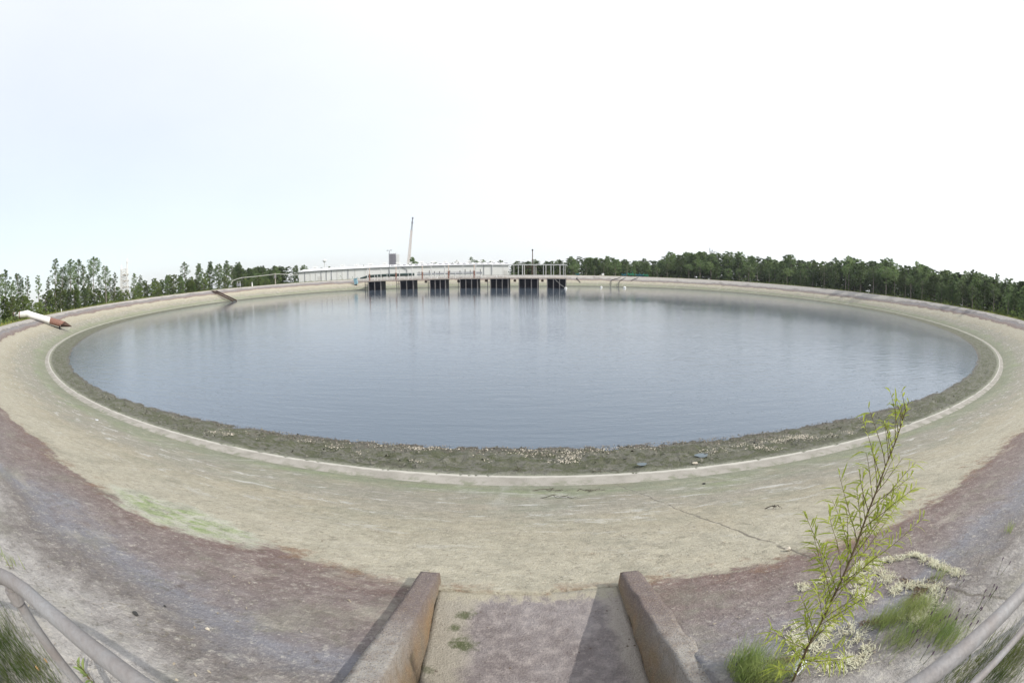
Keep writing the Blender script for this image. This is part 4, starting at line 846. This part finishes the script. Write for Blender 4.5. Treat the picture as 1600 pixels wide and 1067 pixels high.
# ------------------------------------------------------------------ willow sapling
def leafgeo(V, F, p, d, L, wd, r, droop=.5):
    d = d.normalized(); s = d.cross(Vector((0, 0, 1)));
    if s.length < .1: s = Vector((1, 0, 0))
    s = (s.normalized()+Vector(r.normal(size=3))*.35).normalized(); s = (s-d*s.dot(d)).normalized(); nrm = s.cross(d); b = len(V)
    prof = ((0, .08), (.18, .75), (.45, 1.0), (.75, .6), (1.0, .02)); k = Vector((0, 0, -1))*droop*L*.5
    for t, q in prof:
        c = p+d*L*t+k*t*t; V += [c-s*wd*q/2+nrm*wd*.18*q, c, c+s*wd*q/2+nrm*wd*.18*q]
    for i in range(4):
        F += [(b+i*3, b+i*3+1, b+i*3+4, b+i*3+3), (b+i*3+1, b+i*3+2, b+i*3+5, b+i*3+4)]
def willow():
    r = np.random.default_rng(12); st = [hit(1240, 1062, 30)-Vector((0, 0, .02))]
    T = [(1262, 1010, 2.02), (1296, 945, 1.93), (1330, 870, 1.86), (1356, 800, 1.80), (1383, 730, 1.77), (1401, 685, 1.75), (1414, 645, 1.74), (1420, 626, 1.74)]
    for x, y, t in T: st.append(Vector(ray(x, y))*t)
    e = empty('willow_sapling', st[0], 'yellow green willow sapling with narrow leaves growing beside the chute, right foreground', 'sapling')
    stem = MB(); n = len(st); stem.tube(st, [.0062*(1-i/(n-1))+.0012 for i in range(n)], 8)
    V = []; F = []
    def at(t): q = t*(n-1); i = min(int(q), n-2); return st[i].lerp(st[i+1], q-i), (st[i+1]-st[i]).normalized()
    right = Vector((.85, -.5, 0)).normalized(); fwd = Vector((.5, .85, 0))
    for i in range(58):
        t = .05+.87*i/58+r.uniform(-.01, .01); p, d = at(t); sd = 1 if i % 2 else -1; L = (.50*(1-t)**.9*min(1, .55+t*1.5)+.02)*r.uniform(.55, 1.15)
        if t > .6 and i % 2: continue
        out = (right*sd*r.uniform(.5, 1.0)+fwd*r.uniform(-.6, .6)).normalized(); b = (d*1.0+out*r.uniform(.45, .95)).normalized(); pts = [p]; m = 5
        for k in range(m): b = (b+Vector((0, 0, .05))+out*.05+Vector(r.normal(size=3))*.05).normalized(); pts.append(pts[-1]+b*L/m)
        stem.tube(pts, [.0022-.0014*k/m for k in range(m+1)], 5)
        nl = int(L/(.0115 if t < .5 else .022))+1
        for k in range(nl):
            u = (k+.8)/nl*m; a = min(int(u), m-1); q = pts[a].lerp(pts[a+1], u-a); sd2 = 1 if k % 2 else -1; sdv = b.cross(Vector(r.normal(size=3))).normalized()
            ld = (b*.8+sdv*.9+Vector((0, 0, r.uniform(-.25, .25)))).normalized(); leafgeo(V, F, q, ld, r.uniform(.045, .10)*(1.1-.3*t), r.uniform(.0065, .0105), r, r.uniform(.3, 1.3))
    for k in range(50):
        t = .1+.9*k/50; p, d = at(min(t, .999)); sdv = d.cross(Vector(r.normal(size=3))).normalized(); leafgeo(V, F, p, d*.8+sdv*.8, r.uniform(.04, .08)*(1.1-.4*t), .007, r, .6)
    part(stem, 'stem', M['willowstem'], e, True); m_ = MB(); m_.v = [tuple(q) for q in V]; m_.f = F; part(m_, 'leaves', M['willow'], e)
willow()
def smallplant(name, px, py, hgt, label, cat, n=5, lm='willow', ll=.06, lw=.008, seedhead=None, lean=(0, 0), seed=1, grp=None):
    r = np.random.default_rng(seed); b0 = hit(px, py, 30); e = empty(name, b0, label, cat, grp); stm = MB(); V = []; F = []; hd = MB()
    for i in range(n):
        a = r.uniform(0, 6.28); h = hgt*r.uniform(.7, 1.1); q = b0+Vector((math.cos(a), math.sin(a), 0))*.02*(n > 1); d = Vector((lean[0]+math.cos(a)*.2*(n > 1), lean[1]+math.sin(a)*.2*(n > 1), 1)).normalized(); pts = [q]
        for k in range(5): d = (d+Vector(r.normal(size=3))*.06).normalized(); pts.append(pts[-1]+d*h/5)
        stm.tube(pts, [.0026-.0016*k/5 for k in range(6)], 5)
        if ll:
            for k in range(int(h/.035)): u = (k+.5)/(h/.035)*5; j = min(int(u), 4); s_ = d.cross(Vector(r.normal(size=3))).normalized(); leafgeo(V, F, pts[j].lerp(pts[j+1], u-j), d*.8+s_*.8, ll*r.uniform(.6, 1.1), lw, r, .6)
        if seedhead:
            hd = MB(); c = pts[-1]; hd.lathe([(.001, -.020), (.005, -.014), (.0025, -.009), (.0075, -.004), (.003, .000), (.006, .005), (.001, .010)], c, 7); part(hd, 'seed_head', M[seedhead], e)
    part(stm, 'stem', M['willowstem'] if lm != 'leaf' else M['drygrass'], e)
    if V: m_ = MB(); m_.v = [tuple(q) for q in V]; m_.f = F; part(m_, 'leaves', M[lm], e)
for i, (px, py, h, lab) in enumerate(((1452, 985, .13, 'purple-headed sedge stem just above the fine grass, left one'), (1472, 992, .15, 'purple-headed sedge stem leaning out of the fine grass'), (1492, 985, .15, 'purple-headed sedge stem close to the middle of the right rail'), (1518, 965, .13, 'tall purple-headed sedge touching the right rail'), (1530, 955, .14, 'purple-headed sedge right beside the rail, highest pair'), (1505, 1000, .12, 'purple-headed sedge in front of the highest pair'), (1420, 1010, .10, 'low purple-headed sedge left of the right rail'), (1440, 1035, .11, 'low purple-headed sedge near the bottom by the right rail'), (1560, 900, .14, 'purple-headed sedge by the right edge above the rail'), (1545, 935, .10, 'short sedge between the right edge plant and the rail'), (1475, 940, .10, 'short purple-headed sedge beyond the fine grass'), (1495, 915, .09, 'farthest small sedge on the grey concrete right of the algae'))):
    smallplant('sedge', px, py, h, lab, 'sedge', 2 if i % 3 else 3, 'leaf', 0, 0, 'seed', (.1, .05), 50+i, 'sedges beside the right rail')
smallplant('weed', 1610, 905, .30, 'yellow green weed with thin leaves at the right edge', 'weed', 4, 'willow', .05, .008, None, (-.12, .1), 71)
smallplant('weed', 1508, 868, .10, 'single thin upright blade on the blue grey band, left one', 'weed', 1, 'grass', 0, 0, None, (.15, 0), 72); smallplant('weed', 1526, 885, .13, 'single thin upright blade on the blue grey band, right one', 'weed', 1, 'grass', 0, 0, None, (.15, 0), 73)
smallplant('weed', 145, 1062, .13, 'broad-leaved dark green weed under the left rail', 'weed', 5, 'grass', .09, .022, None, (0, .1), 74); smallplant('weed', 84, 1062, .16, 'brown dried seed spike beside the left rail post', 'weed', 2, 'leaf', 0, 0, 'straw', (0, 0), 75)
smallplant('weed', 100, 985, .07, 'small dark-tipped sprig just above the left rail', 'weed', 2, 'leaf', 0, 0, 'seed', (0, .1), 76); smallplant('weed', 20, 888, .09, 'small green sprig behind the left rail elbow', 'weed', 3, 'grass', .05, .006, None, (0, .1), 77)

# ------------------------------------------------------------------ dried algae, shells, stones, twigs
def flakes(name, P, size, mat, label, cat, seed=1, flat=.6, lift=.0, k=1.0):
    r = np.random.default_rng(seed); P = np.asarray(P, float).copy(); n = len(P); P[:, 2] += lift+np.abs(r.normal(size=n))*size*.5; s = size*r.uniform(.4, 1.4, n)
    a = r.uniform(0, 6.28, n); c, sn = np.cos(a), np.sin(a); T = []
    for x, y, z in ((-1, -.35, 0), (0, -.5, .25), (1, -.2, 0), (.9, .4, .1), (0, .5, .35), (-.9, .35, .1)):
        jx = x+r.normal(size=n)*.2; jy = y*k+r.normal(size=n)*.15; jz = (z+r.normal(size=n)*.25)*(1-flat)*1.6; T.append(np.stack([P[:, 0]+(jx*c-jy*sn)*s, P[:, 1]+(jx*sn+jy*c)*s, P[:, 2]+jz*s], 1))
    V = np.stack(T, 1).reshape(-1, 3); b = np.arange(n)[:, None]*6; F = np.concatenate([b+np.array([[0, 1, 4, 5]]), b+np.array([[1, 2, 3, 4]])]); o = link(name, npmesh(name, V, F, mat)); return tag(o, label, cat, kind='stuff')
def line(pxs, n, sp):
    H = [hit(x, y, 40) for x, y in pxs]; out = []
    for i in range(n):
        u = r.uniform(0, len(H)-1.0001); j = int(u); c = H[j].lerp(H[j+1], u-j); out.append((c.x+r.normal()*sp, c.y+r.normal()*sp))
    q = np.array(out); return np.column_stack([q, surf(q[:, 0], q[:, 1])[1]+.004])
D = [line([(1330, 905), (1350, 882), (1390, 876), (1430, 868), (1446, 876), (1462, 884), (1500, 900)], 2600, .035), line([(1340, 880), (1385, 900), (1400, 925), (1430, 915), (1460, 920), (1440, 950), (1425, 965), (1450, 975)], 2600, .05), line([(1340, 890), (1350, 905), (1340, 925), (1355, 940)], 900, .04), line([(1238, 980), (1240, 1010), (1262, 1020), (1290, 985), (1320, 975), (1345, 1010), (1330, 1035), (1290, 1045)], 1700, .045), line([(1260, 925), (1250, 915), (1300, 905)], 260, .025)]
DD = np.concatenate(D+D); cn_ = fbm(DD[:, 0]*16, DD[:, 1]*16, 2, 40); DD = DD[cn_ > -.16]
flakes('algae_chips', DD[::4], .005, M['drift'], 'pale brittle chips among the dried algae', 'algae', 2, .3)
blades('dried_algae', DD, .028, .006, M['drift'], 'crust of pale dried algae between the sapling and the right rail', 'algae', lean=1.3, seed=2)
D = [line([(1410, 905), (1440, 925), (1420, 945), (1455, 905)], 1500, .03), line([(1205, 1035), (1240, 1030)], 350, .02), line([(1350, 975), (1400, 965)], 500, .03)]
flakes('brown_thatch', np.concatenate(D), .008, M['drift2'], 'brown dead thatch inside the ring of dried algae', 'thatch', 3, .2, k=.3)
S_ = []
def clus(x, y, n, sx, sy):
    for _ in range(n):
        h = hit(x+r.normal()*sx, y+r.normal()*sy, 60); S_.append((h.x, h.y, h.z+.02))
def cluster_fast(specs):
    for x, y, n, sx, sy in specs:
        c = hit(x, y, 80); e1 = hit(x+sx, y, 80)-c; e2 = hit(x, y-sy, 80)-c
        q = r.normal(size=(n, 2)); X = c.x+q[:, 0]*e1.x+q[:, 1]*e2.x; Y = c.y+q[:, 0]*e1.y+q[:, 1]*e2.y; s_, z = surf(X, Y); k = (s_ < -.1) & (z > -6.44)
        S_.extend(np.column_stack([X, Y, z+.03])[k].tolist())
cluster_fast([(333, 676, 70, 7, 1.6), (341, 673, 40, 9, 1.2), (357, 679, 110, 6, 2), (383, 676, 40, 4, 1), (268, 655, 40, 4, 1.5), (404, 687, 10, 4, 1), (523, 699, 45, 7, 2), (565, 708, 50, 4, 1.5), (480, 690, 40, 9, 1.5), (652, 721, 50, 6, 1.5), (655, 700, 120, 9, 2), (893, 716, 150, 7, 3), (880, 722, 60, 12, 1.5), (770, 718, 90, 12, 3), (745, 715, 120, 20, 2.5), (820, 712, 120, 30, 3), (905, 708, 130, 30, 3), (1125, 702, 130, 9, 2.5), (1110, 706, 60, 8, 2), (1195, 693, 120, 9, 2.4), (1215, 690, 100, 7, 2), (1236, 685, 150, 9, 2.2), (1255, 683, 130, 8, 2.2), (1270, 686, 80, 8, 2), (1297, 681, 100, 6, 2), (1324, 677, 90, 6, 1.8), (1345, 668, 50, 8, 2), (1185, 700, 90, 7, 2), (1200, 703, 60, 9, 2), (1160, 697, 60, 8, 2), (600, 694, 60, 30, 2), (690, 701, 160, 40, 2), (800, 703, 200, 60, 2), (940, 702, 150, 50, 2), (1380, 660, 40, 20, 4), (1440, 642, 50, 16, 4), (1500, 605, 40, 10, 4), (180, 618, 40, 14, 3), (220, 640, 30, 12, 3), (130, 600, 20, 8, 3)])
flakes('shell_litter', np.array(S_), .026, M['bone'], 'scattered pale shells and chips over the muddy shore', 'shells', 5, .2)
# dark wet pebbles along the waterline
Q = []
for i in range(5200):
    a = R(r.normal(269.5, 7)); g_ = float(ev(GN, a)); s_ = -g_*r.uniform(.62, 1.0); q = float(ev(LN, a))+s_; Q.append((X0+q*math.cos(a), Y0+q*math.sin(a), -6.04+.46*s_/g_-.0+.01))
flakes('pebbles', np.array(Q), .028, simple('wet_pebble', (.11, .09, .075), .6, .4, 5, c2=(.27, .24, .2)), 'dark pebbles along the near waterline', 'pebbles', 6, .0)
Q = []
for i in range(2600):
    a = R(r.normal(269.5, 14)); g_ = float(ev(GN, a)); s_ = -g_*r.uniform(.12, .95); q = float(ev(LN, a))+s_; x, y = X0+q*math.cos(a), Y0+q*math.sin(a)
    if float(fbm(np.float64(x*.8), np.float64(y*.8), 3, 33)) > -.02: Q.append((x, y, -6.04+.46*s_/g_+.02))
flakes('rubble', np.array(Q), .055, simple('broken_rubble', (.20, .19, .16), .85, .4, 3, c2=(.10, .10, .08)), 'broken grey rubble over the muddy shore below the pale ledge', 'rubble', 9, .0)
def rock(px, py, s, mat, label, seed, name='stone', cat='stone', sq=(1, .7, .45)):
    r = np.random.default_rng(seed); c = hit(px, py, 80); m = MB(); prof = []
    vs = []; fs = []; nu, nv = 10, 6
    for j in range(nv+1):
        ph = math.pi*j/nv
        for i in range(nu): th = 2*math.pi*i/nu; k = 1+r.normal()*.12; vs.append((c.x+s*sq[0]*k*math.sin(ph)*math.cos(th), c.y+s*sq[1]*k*math.sin(ph)*math.sin(th), c.z+s*sq[2]*(k*math.cos(ph)+.6)))
    for j in range(nv):
        for i in range(nu): fs.append((j*nu+i, j*nu+(i+1) % nu, (j+1)*nu+(i+1) % nu, (j+1)*nu+i))
    tag(m.add(vs, fs).build(name, mat, None, True, origin=c), label, cat)
rock(212, 959, .034, M['stone'], 'small black stone on the grey concrete left of the chute', 1, sq=(1, .5, .3)); rock(736, 714.5, .14, M['bone'], 'white rounded stone on the mud near the waterline', 2); rock(151, 656.5, .16, M['litter'], 'white scrap lying on the green slope far left', 3, 'scrap', 'scrap', (1, .5, .12))
rock(1231, 858, .04, M['bone'], 'pale chip on the purple concrete left of the sapling', 4); rock(1086, 724, .12, M['bone'], 'flat pale stone beside the blue puddle', 5, sq=(1, .6, .25)); rock(1100, 756, .05, M['stone'], 'dark pebble above the green band right of centre', 6)
rock(325, 983, .02, M['bone'], 'pale chip on the blue grey band left of the chute', 8); rock(258, 947, .014, M['stone'], 'tiny dark pebble right of the black stone', 9)
for px, py, s, lab in ((1096, 713, .2, 'larger pale blue puddle on the shore'), (1003, 727, .13, 'smaller pale blue puddle on the shore')):
    c = hit(px, py); V = [(c.x, c.y, c.z+.05)]+[(c.x+s*1.3*math.cos(a)*(1+.2*math.sin(3*a)), c.y+s*.9*math.sin(a), c.z+.05) for a in np.linspace(0, 6.283, 25)[:-1]]; o = link('puddle', npmesh('puddle', V, [(0, i+1, (i+1) % 24+1) for i in range(24)], simple('puddle_water', (.12, .15, .165), .12, .1))); tag(o, lab, 'puddle', kind='structure')
def twig(px, py, L, ang_, label, seed, nb=4):
    r = np.random.default_rng(seed); c = hit(px, py); m = MB()
    def br(p, a, L, rad, dep):
        pts = [p]; 
        for k in range(5):
            a += r.normal()*.4; q = pts[-1]+Vector((math.cos(a), math.sin(a), 0))*L/5; q.z = ground(q.x, q.y)+.02+abs(r.normal())*.03; pts.append(q)
            if dep and k in (1, 2, 3): br(q, a+r.choice((-1, 1))*r.uniform(.5, 1.0), L*.5, rad*.6, dep-1)
        m.tube(pts, [rad*(1-.7*k/5) for k in range(6)], 5)
    br(c, ang_, L*.8, .011, 2 if nb > 2 else (1 if nb > 1 else 0)); tag(m.build('twig', M['twig'], None, False, origin=c), label, 'twig')
twig(832, 767, 1.0, -.25, 'branched dark dead twig on the green band above the chute', 1); twig(842, 779, 1.0, .05, 'second dark twig lying just below the branched one', 2, 2); twig(802, 738, .55, 0, 'small dark twig lying on the mud by the pale ledge', 3)
twig(954, 734, .75, -1.0, 'dark stick lying across the pale ledge', 4, 1); twig(925, 738, .5, .2, 'short dark twig on the mud left of the stick', 5, 2); twig(900, 768, .8, .0, 'tangled brown twig right of the branched one', 6, 3); twig(1195, 795, .35, -.4, 'faint twig on the cream slope right of centre', 7, 2)
c = hit(1236, 1058, 30); e = empty('plastic_cup', c, 'crumpled white plastic cup at the foot of the sapling', 'cup')
m = MB(); ax = Vector((.8, .5, .15)).normalized(); m.tube([c+Vector((0, 0, .03)), c+Vector((0, 0, .03))+ax*.03, c+Vector((0, 0, .032))+ax*.085], [.024, .027, .034], 16, False); part(m, 'cup_body', M['litter'], e, True); part(MB().tube([c+Vector((0, 0, .032))+ax*.083, c+Vector((0, 0, .032))+ax*.088], .036, 16), 'rim', M['litter'], e)
c = hit(-2, 1064, 20); tag(MB().bar(c+Vector((-.5, .02, .16)), c+Vector((.12, -.02, .10)), .05, .03).build('board', M['wood'], None, bevel=.003, origin=c), 'edge of a weathered brown board in the lower left corner', 'board')
# mossy speckle: tiny debris bits over the near slope
Q = []
for i in range(2600):
    a = R(r.normal(269.2, 4.0)); s_ = r.uniform(.9, 11.5); q = float(ev(LN, a))+s_; x, y = X0+q*math.cos(a), Y0+q*math.sin(a)
    if -.85 < x < 1.12 and y < 2.9: continue
    if math.hypot(x, y) < 1.2: continue
    Q.append((x, y, ground(x, y)+.004))
flakes('debris', np.array(Q), .0095, simple('bark_bit', (.16, .12, .085), .9, .4, 5, c2=(.40, .36, .28)), 'small dark and pale bits strewn on the slope', 'debris', 8, .3)

# ------------------------------------------------------------------ thin haze
hm_ = bpy.data.materials.new('haze'); hm_.use_nodes = True; hn = hm_.node_tree; hn.nodes.clear(); ho = hn.nodes.new('ShaderNodeOutputMaterial'); hv = hn.nodes.new('ShaderNodeVolumePrincipled')
hv.inputs['Color'].default_value = (.90, .94, 1, 1); hv.inputs['Density'].default_value = .00013; hv.inputs['Anisotropy'].default_value = .3; hn.links.new(hv.outputs[0], ho.inputs['Volume'])
tag(MB().box((0, 300, 42), (3400, 3400, 102)).build('haze', hm_), kind='stuff')
